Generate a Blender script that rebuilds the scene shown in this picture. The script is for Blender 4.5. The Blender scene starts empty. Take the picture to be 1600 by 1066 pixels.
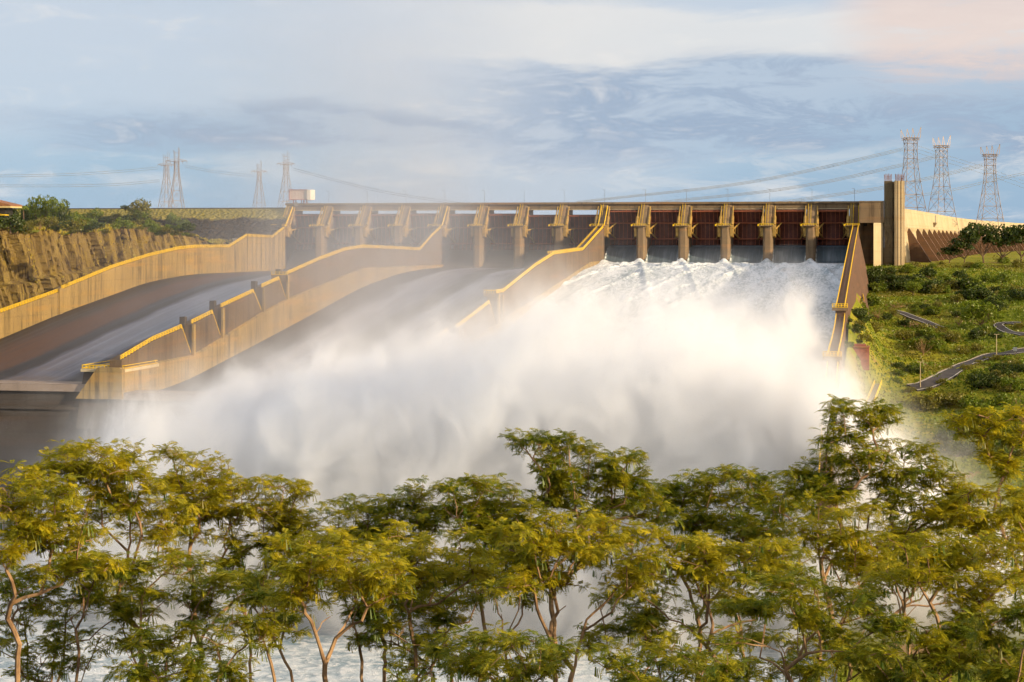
import bpy, math, random
import numpy as np
from mathutils import Vector, noise as mnoise

sc = bpy.context.scene
COL = sc.collection
R = math.radians
rnd = random.Random(7)

# ------------------------------------------------------------------ camera
F = 2900.0                      # focal length in pixels of a 1600 px wide picture
HOR = 372.0                     # eye level row
TH = math.atan((1375 - 800) / F)
CT, ST = math.cos(TH), math.sin(TH)
cam = bpy.data.objects.new("camera", bpy.data.cameras.new("camera"))
COL.objects.link(cam)
cam.location = (0, 0, 0)
cam.rotation_euler = (R(90), 0, TH)
cam.data.sensor_width = 36
cam.data.lens = F / 1600 * 36
cam.data.shift_y = -(533 - HOR) / 1600
cam.data.clip_start = 0.5
cam.data.clip_end = 60000
sc.camera = cam

# ------------------------------------------------------------------ light
SUN_EL, SUN_FRONT = 16.5, 20.0           # sun low on the right, a little in front of the dam
sd = Vector((math.cos(R(SUN_FRONT)) * math.cos(R(SUN_EL)), -math.sin(R(SUN_FRONT)) * math.cos(R(SUN_EL)), math.sin(R(SUN_EL))))
sun = bpy.data.objects.new("sun", bpy.data.lights.new("sun", 'SUN'))
COL.objects.link(sun)
sun.rotation_euler = sd.to_track_quat('Z', 'Y').to_euler()
sun.data.energy = 5.0
sun.data.angle = R(0.5)
sun.data.color = (1.0, 0.79, 0.52)
sc.view_settings.view_transform = 'Standard'
sc.view_settings.look = 'None'
sc.view_settings.gamma = 1
sc.view_settings.exposure = 0.34

w = bpy.data.worlds.new("World"); sc.world = w
w.use_nodes = True
nt = w.node_tree; nt.nodes.clear()
def N(t, **k):
    n = nt.nodes.new(t)
    for a, b in k.items():
        setattr(n, a, b)
    return n
def MA(op, a, b=None, c=None, clamp=False):
    n = nt.nodes.new('ShaderNodeMath'); n.operation = op; n.use_clamp = clamp
    for i, v in enumerate((a, b, c)):
        if v is None: continue
        if isinstance(v, (int, float)): n.inputs[i].default_value = v
        else: nt.links.new(v, n.inputs[i])
    return n.outputs[0]
def MR(v, a, b, c=0.0, d=1.0, smooth=True):
    n = nt.nodes.new('ShaderNodeMapRange')
    n.interpolation_type = 'SMOOTHSTEP' if smooth else 'LINEAR'
    nt.links.new(v, n.inputs[0])
    for i, x in enumerate((a, b, c, d)): n.inputs[1 + i].default_value = x
    return n.outputs[0]
def NOI(vec, scale, detail=4, rough=.55, sv=(1, 1, 1), off=(0, 0, 0), dist=0.0):
    m = nt.nodes.new('ShaderNodeMapping'); nt.links.new(vec, m.inputs[0])
    m.inputs['Scale'].default_value = sv; m.inputs['Location'].default_value = off
    n = nt.nodes.new('ShaderNodeTexNoise'); nt.links.new(m.outputs[0], n.inputs['Vector'])
    n.inputs['Scale'].default_value = scale; n.inputs['Detail'].default_value = detail
    n.inputs['Roughness'].default_value = rough; n.inputs['Distortion'].default_value = dist
    return n.outputs[0]
def MIX(f, a, b):
    n = nt.nodes.new('ShaderNodeMix'); n.data_type = 'RGBA'
    if isinstance(f, (int, float)): n.inputs[0].default_value = f
    else: nt.links.new(f, n.inputs[0])
    for i, v in ((6, a), (7, b)):
        if isinstance(v, (tuple, list)): n.inputs[i].default_value = (*v[:3], 1)
        else: nt.links.new(v, n.inputs[i])
    return n.outputs[2]
sky = N('ShaderNodeTexSky', sky_type='NISHITA')
sky.sun_disc = False
sky.sun_elevation = R(SUN_EL)
sky.sun_rotation = math.atan2(sd.x, sd.y)
sky.air_density = 1.0; sky.dust_density = 0.6; sky.ozone_density = 2.5
tc = N('ShaderNodeTexCoord')
dirv = tc.outputs['Generated']
sep = N('ShaderNodeSeparateXYZ'); nt.links.new(dirv, sep.inputs[0])
# heading relative to the middle of the view, in picture-independent units (radians)
az = MA('ARCTAN2', sep.outputs[0], sep.outputs[1])
el = sep.outputs[2]
comb = N('ShaderNodeCombineXYZ')
nt.links.new(az, comb.inputs[0]); nt.links.new(el, comb.inputs[1])
cv = comb.outputs[0]
n1 = NOI(cv, 1.0, 9, .56, (5.5, 30, 1), (2.3, 1.1, 0), .6)      # big soft banks
n2 = NOI(cv, 1.0, 12, .66, (18, 70, 1), (0.4, 7.7, 3), .5)      # streaks
n3 = NOI(cv, 1.0, 5, .5, (3.2, 14, 1), (5.2, 3.1, 0), .3)
def BAND(v, a, b_, c, d): return MA('MULTIPLY', MR(v, a, b_), MR(v, c, d, 1, 0))
wob = MA('MULTIPLY', MA('SUBTRACT', n1, .5), .06)
elw = MA('ADD', el, wob)
azw = MA('ADD', az, MA('MULTIPLY', MA('SUBTRACT', n3, .5), .25))
blue = MIX(MR(el, .0, .13), (2.7, 4.4, 6.6), (3.5, 4.7, 6.2))
skyc = MIX(.75, sky.outputs[0], blue)
# thin pale layer, thicker towards the top
haze_ = MA('ADD', MA('MULTIPLY', MR(MA('ADD', n3, MA('MULTIPLY', MR(el, .01, .11), .30)), .48, .80), .50), MA('MULTIPLY', MR(el, .02, .12), .22))
c1 = MIX(MA('MINIMUM', haze_, 1), skyc, (5.6, 6.1, 6.8))
# warm grey middle of the sky
c1 = MIX(MA('MULTIPLY', BAND(az, -.36, -.24, -.18, -.08), .45), c1, (5.9, 6.0, 6.3))
# slate blue broken banks
tx = MR(MA('ADD', MA('MULTIPLY', n2, .75), MA('MULTIPLY', n1, .35)), .48, .60)
reg = MA('MAXIMUM', MA('MULTIPLY', BAND(elw, .035, .055, .085, .108), MR(azw, -.27, -.14)), MA('MULTIPLY', BAND(elw, .040, .052, .062, .075), BAND(azw, -.46, -.38, -.22, -.14)))
c2 = MIX(MA('MULTIPLY', MA('MULTIPLY', reg, MA('ADD', .30, MA('MULTIPLY', tx, .70))), .92), c1, (3.0, 3.85, 5.1))
# bright cream edges and streaks
strk = MR(n2, .50, .70)
c3 = MIX(MA('MULTIPLY', strk, MA('ADD', .12, MA('MULTIPLY', MR(n1, .45, .62), .55))), c2, (7.2, 7.1, 7.0))
brt = MA('MULTIPLY', BAND(elw, .088, .100, .118, .13), MR(azw, -.30, -.20))
c3 = MIX(MA('MULTIPLY', brt, .65), c3, (7.4, 7.2, 6.9))
low = BAND(elw, .022, .030, .036, .05)
c3 = MIX(MA('MULTIPLY', MA('MULTIPLY', low, MR(n2, .45, .6)), .35), c3, (6.4, 6.5, 6.6))
pk = MA('MULTIPLY', MR(MA('ADD', az, wob), -.035, .01), MR(MA('ADD', el, MA('MULTIPLY', wob, .5)), .066, .088))
pk = MA('MULTIPLY', pk, MR(MA('ADD', MA('MULTIPLY', n1, .5), MA('MULTIPLY', n2, .5)), .34, .52))
c5 = MIX(MA('MULTIPLY', pk, .85), c3, MIX(n2, (6.3, 5.1, 4.7), (7.6, 6.5, 6.0)))
bg = N('ShaderNodeBackground'); nt.links.new(c5, bg.inputs[0]); bg.inputs[1].default_value = 0.092
out = N('ShaderNodeOutputWorld'); nt.links.new(bg.outputs[0], out.inputs[0])

cy = sc.cycles
cy.max_bounces = 12
cy.diffuse_bounces = 3
cy.glossy_bounces = 2
cy.transparent_max_bounces = 8
cy.volume_bounces = 8
cy.use_adaptive_sampling = True
cy.adaptive_threshold = 0.03
cy.adaptive_min_samples = 12
cy.volume_max_steps = 256
cy.use_denoising = True
cy.denoiser = 'OPENIMAGEDENOISE'
try:
    cy.sample_clamp_indirect = 6
except Exception:
    pass

# ------------------------------------------------------------------ geometry helpers
def ray(px, py):
    t = (px - 800) / F; v = (HOR - py) / F
    return np.array([-ST + t * CT, CT + t * ST, v])
def at_X(px, py, X): d = ray(px, py); return d * (X / d[0])
def at_Y(px, py, Y): d = ray(px, py); return d * (Y / d[1])
def at_Z(px, py, Z): d = ray(px, py); return d * (Z / d[2])
def at_D(px, py, D): return ray(px, py) * D        # D metres in front of the lens plane
def px_of(p):
    dep = -ST * p[0] + CT * p[1]; xr = CT * p[0] + ST * p[1]
    return 800 + F * xr / dep, HOR - F * p[2] / dep, dep

def nz(x, y, z=0.0): return mnoise.noise((x, y, z))
def fbm(x, y, z=0.0, o=4):
    s, a, f = 0, 1, 1
    for i in range(o):
        s += a * mnoise.noise((x * f, y * f, z * f + 7.3 * i)); a *= .5; f *= 2.03
    return s

class MB:
    def __init__(s): s.v = []; s.f = []; s.A = []          # A: numpy batches (verts, faces)
    def add(s, vs, fs):
        o = len(s.v); s.v.extend([tuple(map(float, p)) for p in vs]); s.f.extend([tuple(i + o for i in q) for q in fs])
    def box(s, x0, x1, y0, y1, z0, z1):
        s.add([(x0, y0, z0), (x1, y0, z0), (x1, y1, z0), (x0, y1, z0), (x0, y0, z1), (x1, y0, z1), (x1, y1, z1), (x0, y1, z1)],
              [(3, 2, 1, 0), (4, 5, 6, 7), (0, 1, 5, 4), (1, 2, 6, 5), (2, 3, 7, 6), (3, 0, 4, 7)])
    def prism(s, prof, x0, x1, x0b=None, x1b=None):
        """profile of (y,z) points swept from x0 to x1"""
        n = len(prof)
        vs = [(x0, y, z) for y, z in prof] + [(x1, y, z) for y, z in prof]
        fs = [tuple(range(n)), tuple(range(2 * n - 1, n - 1, -1))]
        for i in range(n):
            j = (i + 1) % n; fs.append((j, i, n + i, n + j))
        s.add(vs, fs)
    def strip(s, cols):
        """cols: list of cross sections with equal point counts"""
        m = len(cols[0]); vs = [p for c in cols for p in c]; fs = []
        for i in range(len(cols) - 1):
            for j in range(m - 1):
                fs.append((i * m + j, (i + 1) * m + j, (i + 1) * m + j + 1, i * m + j + 1))
        s.add(vs, fs)
    def loft(s, secs, cap=True):
        m = len(secs[0]); vs = [p for c in secs for p in c]; fs = []
        for i in range(len(secs) - 1):
            for j in range(m):
                k = (j + 1) % m
                fs.append((i * m + j, i * m + k, (i + 1) * m + k, (i + 1) * m + j))
        if cap:
            fs.append(tuple(range(m - 1, -1, -1))); fs.append(tuple((len(secs) - 1) * m + j for j in range(m)))
        s.add(vs, fs)
    def tube(s, pts, r, n=5, cap=True):
        pts = [np.array(p, float) for p in pts]
        if isinstance(r, (int, float)): r = [r] * len(pts)
        secs = []
        up = None
        for i, p in enumerate(pts):
            a = pts[max(0, i - 1)]; b = pts[min(len(pts) - 1, i + 1)]
            d = b - a; L = np.linalg.norm(d); d = d / (L if L > 1e-9 else 1)
            if up is None:
                up = np.array([0, 0, 1.]) if abs(d[2]) < .9 else np.array([1., 0, 0])
            u = np.cross(d, up); u /= (np.linalg.norm(u) + 1e-9); w_ = np.cross(u, d); up = w_
            secs.append([p + r[i] * (math.cos(6.2832 * k / n) * u + math.sin(6.2832 * k / n) * w_) for k in range(n)])
        s.loft(secs, cap)
    def batch(s, V, Q): s.A.append((np.asarray(V, float), np.asarray(Q, int)))
    def mesh(s, name, mat=None, smooth=False):
        me = bpy.data.meshes.new(name)
        if s.A:
            V = [np.array(s.v, float).reshape(-1, 3)] if s.v else []
            off = len(s.v); vv = V; loops = []; tot = []
            for f in s.f: loops.append(np.array(f)); tot.append(len(f))
            for (a, q) in s.A:
                vv.append(a); loops.append((q + off).ravel()); tot.extend([q.shape[1]] * len(q)); off += len(a)
            VV = np.concatenate(vv); LL = np.concatenate(loops).astype(np.int32); tot = np.array(tot, np.int32)
            me.vertices.add(len(VV)); me.vertices.foreach_set('co', VV.astype(np.float32).ravel())
            me.loops.add(len(LL)); me.loops.foreach_set('vertex_index', LL)
            me.polygons.add(len(tot)); st = np.zeros(len(tot), np.int32); st[1:] = np.cumsum(tot)[:-1]
            me.polygons.foreach_set('loop_start', st)
            try: me.polygons.foreach_set('loop_total', tot)
            except Exception: pass
            me.update(calc_edges=True); me.validate()
        else:
            me.from_pydata(s.v, [], s.f); me.update()
        if mat: me.materials.append(mat)
        if smooth: me.polygons.foreach_set('use_smooth', [True] * len(me.polygons))
        return me
    def build(s, name, mat=None, parent=None, smooth=False, loc=None):
        o = bpy.data.objects.new(name, s.mesh(name, mat, smooth)); COL.objects.link(o)
        if parent is not None:
            o.parent = parent
            o.location = -Vector(parent['_org']) if '_org' in parent else (0, 0, 0)
        if loc is not None: o.location = loc
        return o
def tag(o, label=None, cat=None, group=None, kind=None):
    if label: o['label'] = label
    if cat: o['category'] = cat
    if group: o['group'] = group
    if kind: o['kind'] = kind
    return o
def empty(name, loc, label, cat, group=None):
    """thing root at its base; children built in world coordinates are offset by its location"""
    o = bpy.data.objects.new(name, None); COL.objects.link(o); o.location = loc
    o['_org'] = [float(c) for c in loc]
    return tag(o, label, cat, group)
def copy_tree(o, parent=None):
    c = o.copy(); COL.objects.link(c); c.parent = parent
    for ch in list(o.children): copy_tree(ch, c)
    return c

# ------------------------------------------------------------------ materials
MATS = {}
def newmat(name):
    global nt
    m = bpy.data.materials.new(name); m.use_nodes = True; nt = m.node_tree; nt.nodes.clear(); MATS[name] = m
    return m
def finish(m, col, rough=.8, bump=None, bstr=.3, bdist=.3, spec=.3, extra=None):
    b = nt.nodes.new('ShaderNodeBsdfPrincipled'); o = nt.nodes.new('ShaderNodeOutputMaterial')
    if isinstance(col, (tuple, list)): b.inputs['Base Color'].default_value = (*col[:3], 1)
    else: nt.links.new(col, b.inputs['Base Color'])
    if isinstance(rough, (int, float)): b.inputs['Roughness'].default_value = rough
    else: nt.links.new(rough, b.inputs['Roughness'])
    b.inputs['Specular IOR Level'].default_value = spec
    if bump is not None:
        bn = nt.nodes.new('ShaderNodeBump'); nt.links.new(bump, bn.inputs['Height'])
        bn.inputs['Strength'].default_value = bstr; bn.inputs['Distance'].default_value = bdist
        nt.links.new(bn.outputs[0], b.inputs['Normal'])
    if extra: extra(b)
    nt.links.new(b.outputs[0], o.inputs[0])
    return m
def OBJ(): return nt.nodes.new('ShaderNodeTexCoord').outputs['Object']
def GEO():
    g = nt.nodes.new('ShaderNodeNewGeometry'); return g.outputs['Position']
def SEP(v):
    s = nt.nodes.new('ShaderNodeSeparateXYZ'); nt.links.new(v, s.inputs[0]); return s.outputs

def concrete(name, base, stain, band=1.0, pour=3.0, rust=(.42, .2, .07), rusta=.35, joint=0):
    m = newmat(name); p = GEO()
    n1 = NOI(p, .05, 6, .6)
    n2 = NOI(p, 1.0, 5, .65, (.5, .5, .035))            # vertical runs
    n3 = NOI(p, 1.0, 3, .5, (.02, .02, .3))
    n4 = NOI(p, .9, 5, .7)
    c = MIX(MR(n1, .3, .7), base, tuple(x * .78 for x in base))
    c = MIX(MA('MULTIPLY', MR(n2, .48, .72), .75 * band), c, stain)
    c = MIX(MA('MULTIPLY', MR(n3, .5, .7), rusta), c, rust)
    z = SEP(p)[2]
    ln = MA('PINGPONG', z, pour)
    c = MIX(MA('MULTIPLY', MR(ln, .0, .16, 1, 0), .45), c, tuple(x * .5 for x in stain))
    c = MIX(MA('MULTIPLY', n4, .35), c, tuple(x * .6 for x in base))
    if joint:
        y_ = SEP(p)[1]; c = MIX(MA('MULTIPLY', MR(MA('PINGPONG', y_, joint), .0, .22, 1, 0), .4), c, stain)
        n5 = NOI(p, 1.0, 6, .7, (.3, .16, .012), (7, 2, 1), .3); c = MIX(MA('MULTIPLY', MR(n5, .50, .68), .6), c, stain)
    return finish(m, c, .88, n4, .35, .25)
concrete('concrete', (.25, .175, .098), (.075, .052, .032), 1.1)
concrete('wall concrete', (.37, .25, .09), (.085, .06, .026), 1.3, 3.5, (.44, .24, .05), .6, 11.0)
concrete('shaded concrete', (.17, .115, .065), (.06, .04, .028), 1.2, 3.5, (.22, .11, .045), .5, 11.0)  # upper panels of the middle walls: shade is put into this darker colour
concrete('tower concrete', (.40, .31, .18), (.15, .11, .06), 1.0, 3.0, (.35, .2, .08), .3)
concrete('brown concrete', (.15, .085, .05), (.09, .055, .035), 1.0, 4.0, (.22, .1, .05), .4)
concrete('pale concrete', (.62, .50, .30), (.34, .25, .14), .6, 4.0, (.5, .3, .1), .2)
concrete('dark concrete', (.085, .072, .062), (.05, .042, .038), .8, 3.0, (.12, .07, .04), .3)
concrete('lip concrete', (.34, .27, .22), (.2, .16, .13), .5, 9.0, (.3, .2, .12), .2)

def simple(name, col, rough=.6, var=.3, scale=.6, metal=0.0):
    m = newmat(name); p = GEO(); n = NOI(p, scale, 5, .6)
    c = MIX(MR(n, .3, .7), col, tuple(x * (1 - var) for x in col))
    def ex(b): b.inputs['Metallic'].default_value = metal
    return finish(m, c, rough, None, extra=ex)
simple('yellow paint', (.82, .53, .010), .6, .25, .8)
simple('gate paint', (.26, .062, .028), .65, .45, .35)
simple('gate rib paint', (.35, .11, .05), .6, .35, .6)
simple('orange steel', (.42, .26, .06), .55, .35, .6)
simple('steel', (.34, .30, .26), .5, .35, .5, .3)
simple('tower steel', (.42, .33, .27), .55, .3, .1, .2)
simple('cable metal', (.22, .24, .27), .5, .2)
simple('rebar', (.30, .13, .06), .8, .4, 2.0)
simple('white panel', (.80, .74, .66), .5, .12, .4)
simple('red frame', (.42, .13, .10), .6, .3)
simple('brick', (.36, .12, .08), .8, .35, .8)
simple('roof tile', (.36, .16, .07), .8, .4, 1.0)
simple('cream wall', (.72, .56, .25), .7, .2, .6)
simple('dark opening', (.03, .028, .025), .5, .2)
simple('asphalt', (.075, .065, .062), .85, .35, .3)
simple('road paint', (.72, .68, .58), .7, .3, .5)
simple('kerb stone', (.42, .34, .24), .85, .3, .5)
simple('bark far', (.20, .13, .08), .9, .4, .6)

# gate plate: horizontal plate seams
m = newmat('gate plate'); p = GEO(); s_ = SEP(p)
n = NOI(p, .3, 6, .65); n2 = NOI(p, 1.0, 4, .6, (.8, .8, .06))
c = MIX(MR(n, .3, .7), (.14, .048, .030), (.08, .030, .022)); c = MIX(MA('MULTIPLY', MR(n2, .5, .75), .6), c, (.05, .022, .018))
c = MIX(MA('MULTIPLY', MR(MA('PINGPONG', s_[2], .55), .0, .09, 1, 0), .5), c, (.04, .014, .012))
finish(m, c, .6)

# wet chute slabs: streaks along the flow, wet bands are glossy, the sky's blue sheen is put into their colour
m = newmat('wet chute'); p = GEO(); x_ = SEP(p)[0]
def RAMP(v, lo, hi, stops):
    r_ = nt.nodes.new('ShaderNodeValToRGB'); e = r_.color_ramp.elements
    e[0].position = 0; e[0].color = (*stops[0][1], 1); e[1].position = 1; e[1].color = (*stops[-1][1], 1)
    for (t, c) in stops[1:-1]:
        q = e.new((t - lo) / (hi - lo)); q.color = (*c, 1)
    nt.links.new(MR(v, lo, hi, 0, 1, False), r_.inputs[0]); return r_.outputs[0]
wv = MA('ADD', x_, MA('MULTIPLY', MA('SUBTRACT', NOI(p, 1.0, 4, .6, (.03, .006, .0), (3.1, 0, 0)), .5), 26))
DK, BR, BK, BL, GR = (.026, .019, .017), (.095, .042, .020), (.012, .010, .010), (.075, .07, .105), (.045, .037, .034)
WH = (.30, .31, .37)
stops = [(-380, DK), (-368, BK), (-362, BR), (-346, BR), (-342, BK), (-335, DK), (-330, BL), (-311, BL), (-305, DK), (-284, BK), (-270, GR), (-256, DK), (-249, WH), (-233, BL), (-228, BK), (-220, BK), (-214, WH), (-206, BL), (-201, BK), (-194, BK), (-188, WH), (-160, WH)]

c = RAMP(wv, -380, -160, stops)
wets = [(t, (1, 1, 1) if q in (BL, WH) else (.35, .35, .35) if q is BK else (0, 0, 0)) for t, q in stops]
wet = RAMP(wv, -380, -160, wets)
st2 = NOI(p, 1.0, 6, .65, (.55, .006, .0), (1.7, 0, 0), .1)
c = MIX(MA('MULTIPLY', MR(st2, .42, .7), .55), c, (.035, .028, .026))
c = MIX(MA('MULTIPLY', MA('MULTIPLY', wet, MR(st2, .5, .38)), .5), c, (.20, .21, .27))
jn = MR(MA('PINGPONG', x_, 9.0), .0, .16, 1, 0)
c = MIX(MA('MULTIPLY', jn, .4), c, (.015, .013, .012))
rg = MA('SUBTRACT', .66, MA('MULTIPLY', wet, .34))
bp = NOI(p, 1.0, 5, .6, (.6, .06, .6))
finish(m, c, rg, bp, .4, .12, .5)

# smooth water sheet leaving the gates
m = newmat('gate water'); p = GEO()
s1 = NOI(p, 1.0, 6, .6, (1.3, .05, .05)); s2 = NOI(p, 1.0, 4, .5, (.35, .03, .03))
c = MIX(MR(s1, .45, .75), (.055, .085, .105), (.14, .18, .21)); c = MIX(MA('MULTIPLY', MR(s2, .5, .8), .5), c, (.26, .31, .34))
finish(m, c, .28, s1, .3, .25, .5)

# broken white water
m = newmat('foam water'); p = GEO(); s_ = SEP(p)
f1 = NOI(p, 1.0, 8, .74, (.75, .17, .5)); f2 = NOI(p, 1.0, 4, .6, (.10, .012, .02), dist=.8)
fo = MR(MA('ADD', MA('MULTIPLY', f1, .62), MA('MULTIPLY', f2, .38)), .38, .56)
c = MIX(fo, (.26, .32, .35), (.76, .79, .81))
finish(m, c, .7, f1, .6, .9, .25)
m = newmat('crest water'); p = GEO(); f1 = NOI(p, 1.0, 8, .7, (.5, .25, .5))
c = MIX(MR(f1, .42, .62), (.12, .16, .15), (.85, .86, .84)); finish(m, c, .5, f1, .8, 1.0)
m = newmat('river water'); p = GEO(); f1 = NOI(p, .035, 9, .68, dist=1.2)
c = MIX(MR(f1, .38, .60), (.26, .36, .44), (.70, .76, .80)); f3 = NOI(p, .25, 8, .7, dist=.6); c = MIX(MR(f3, .45, .62), c, (.80, .83, .85)); finish(m, c, .5, f3, .9, 2)

# ground covers
def grass(name, a, b, c_, rock=None, s=1.0):
    m = newmat(name); p = GEO()
    n1 = NOI(p, .018 * s, 8, .62); n2 = NOI(p, .09 * s, 8, .68); n3 = NOI(p, .7 * s, 5, .65)
    c = MIX(MR(n1, .4, .62), a, b); c = MIX(MA('MULTIPLY', MR(n2, .50, .66), .8), c, c_)
    c = MIX(MA('MULTIPLY', MR(n3, .35, .7), .5), c, tuple(x * .42 for x in a))
    if rock: c = MIX(MR(NOI(p, .03, 7, .65, off=(40, 3, 9)), .58, .64), c, rock)
    return finish(m, c, .95, n3, .7, .8, .1)
grass('hill grass', (.17, .20, .014), (.30, .28, .02), (.36, .27, .045), (.26, .16, .06))
grass('bank grass', (.14, .20, .014), (.26, .25, .02), (.30, .23, .03), None, 1.0)
grass('near ground', (.03, .035, .01), (.04, .035, .015), (.05, .035, .02))
m = newmat('cliff rock'); p = GEO()
n1 = NOI(p, .06, 8, .65); n2 = NOI(p, 1.0, 8, .7, (.3, .42, .05), dist=.5); n3 = NOI(p, .9, 6, .7)
c = MIX(MR(n1, .35, .62), (.36, .26, .07), (.20, .135, .05)); c = MIX(MR(n2, .50, .60), c, (.06, .04, .022))
c = MIX(MA('MULTIPLY', MR(n1, .52, .62), .7), c, (.40, .28, .04))
c = MIX(MA('MULTIPLY', n3, .5), c, (.09, .055, .03))
finish(m, c, .92, n3, 1.0, 1.2, .1)
m = newmat('rockfill'); p = GEO(); v = nt.nodes.new('ShaderNodeTexVoronoi'); nt.links.new(p, v.inputs[0]); v.inputs['Scale'].default_value = .45
z = SEP(p)[2]; n1 = NOI(p, .08, 6, .6)
c = MIX(MR(n1, .4, .6), (.045, .036, .03), (.085, .062, .042))
c = MIX(MR(v.outputs[0], .1, .7), c, (.03, .025, .02))
c = MIX(MR(MA('ADD', z, MA('MULTIPLY', n1, 8)), 15.5, 17.5), c, (.24, .20, .045))
finish(m, c, .95, v.outputs[0], 1.0, 1.5, .1)

def leafmat(name, a, b, trans=.45, c_=None, sc_=.5):
    m = newmat(name); p = GEO()
    n = NOI(p, sc_, 4, .6); oi = nt.nodes.new('ShaderNodeNewGeometry').outputs['Random Per Island']
    c = MIX(MR(n, .40, .60), a, b); c = MIX(MA('MULTIPLY', oi, .5), c, c_ or tuple(x * .5 for x in a))
    d = nt.nodes.new('ShaderNodeBsdfDiffuse'); t = nt.nodes.new('ShaderNodeBsdfTranslucent')
    nt.links.new(c, d.inputs[0]); nt.links.new(c, t.inputs[0])
    x = nt.nodes.new('ShaderNodeMixShader'); x.inputs[0].default_value = trans
    nt.links.new(d.outputs[0], x.inputs[1]); nt.links.new(t.outputs[0], x.inputs[2])
    g = nt.nodes.new('ShaderNodeBsdfGlossy'); g.inputs['Roughness'].default_value = .45
    g.inputs[0].default_value = (.9, .9, .8, 1)
    y = nt.nodes.new('ShaderNodeMixShader'); y.inputs[0].default_value = .03
    nt.links.new(x.outputs[0], y.inputs[1]); nt.links.new(g.outputs[0], y.inputs[2])
    o = nt.nodes.new('ShaderNodeOutputMaterial'); nt.links.new(y.outputs[0], o.inputs[0])
    return m
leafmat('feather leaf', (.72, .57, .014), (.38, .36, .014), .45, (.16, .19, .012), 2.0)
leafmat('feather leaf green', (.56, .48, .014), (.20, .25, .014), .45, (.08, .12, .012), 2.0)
leafmat('pod', (.14, .24, .02), (.30, .26, .03), .45)
leafmat('broad leaf', (.05, .10, .02), (.09, .13, .02), .35)
leafmat('shrub leaf dark', (.045, .075, .010), (.085, .11, .012), .35)
leafmat('shrub leaf green', (.15, .22, .012), (.22, .25, .014), .4)
leafmat('shrub leaf olive', (.17, .17, .018), (.24, .20, .022), .4)
leafmat('dry leaf', (.22, .15, .05), (.28, .20, .05), .35)
leafmat('dry grass', (.58, .42, .03), (.46, .38, .03), .4, (.25, .2, .03))
m = newmat('bark'); p = GEO(); n = NOI(p, 3.0, 6, .65, (1, 1, .4))
c = MIX(MR(n, .35, .65), (.42, .27, .14), (.20, .12, .065)); finish(m, c, .9, n, .8, .03, .15)
# ------------------------------------------------------------------ the spillway
L = 1150.0
def Xdam(px): return float(at_Y(px, 372, L)[0])
PE = [448, 508, 568, 628, 689, 751.6, 814.7, 877, 942, 1006.5, 1072.5, 1138.5, 1206.8, 1275, 1342]   # right edge of every pier at its nose
PX = [Xdam(p) for p in PE]
pitch = (PX[-1] - PX[0]) / 14
PX = [PX[0] + pitch * k for k in range(15)]
PW = 5.8
WALLS = (0, 4, 8, 14)
XW = [PX[0], PX[4], PX[8], PX[14]]          # right face of the four chute walls (last one: left face = X-5)
BACK = 34.0

# floor profiles: distance downstream of the pier noses -> height
FL = [([-30, 0, 71, 169, 232, 278, 338, 398, 470, 488, 499], [-20.4, -20.7, -20.6, -20.2, -23, -28.5, -35.4, -44, -54, -55.2, -54.2]),
      ([-30, 0, 60, 117, 195, 300, 357, 453, 488, 499], [-18.5, -18.7, -18.9, -20.6, -26.6, -39.6, -46.4, -57.6, -58.8, -57.0]),
      ([-30, 0, 40, 92, 188, 268, 310, 373, 450, 500], [-17, -17.4, -18.4, -20.6, -30.0, -38.4, -42.8, -49.5, -58, -63])]
def floor_z(c, s): return float(np.interp(s, FL[c][0], FL[c][1]))
def smooth_prof(c, s0, s1, n):
    out = []
    for i in range(n + 1):
        s = s0 + (s1 - s0) * i / n
        out.append((s, sum(floor_z(c, min(max(s + d, -30), FL[c][0][-1])) for d in (-18, -9, 0, 9, 18)) / 5 if s < 470 else floor_z(c, s)))
    return out

sp = empty('spillway', (PX[7], L, -18), 'long brown concrete spillway headworks with fourteen gate bays and a flat deck across the valley', 'dam')

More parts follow.
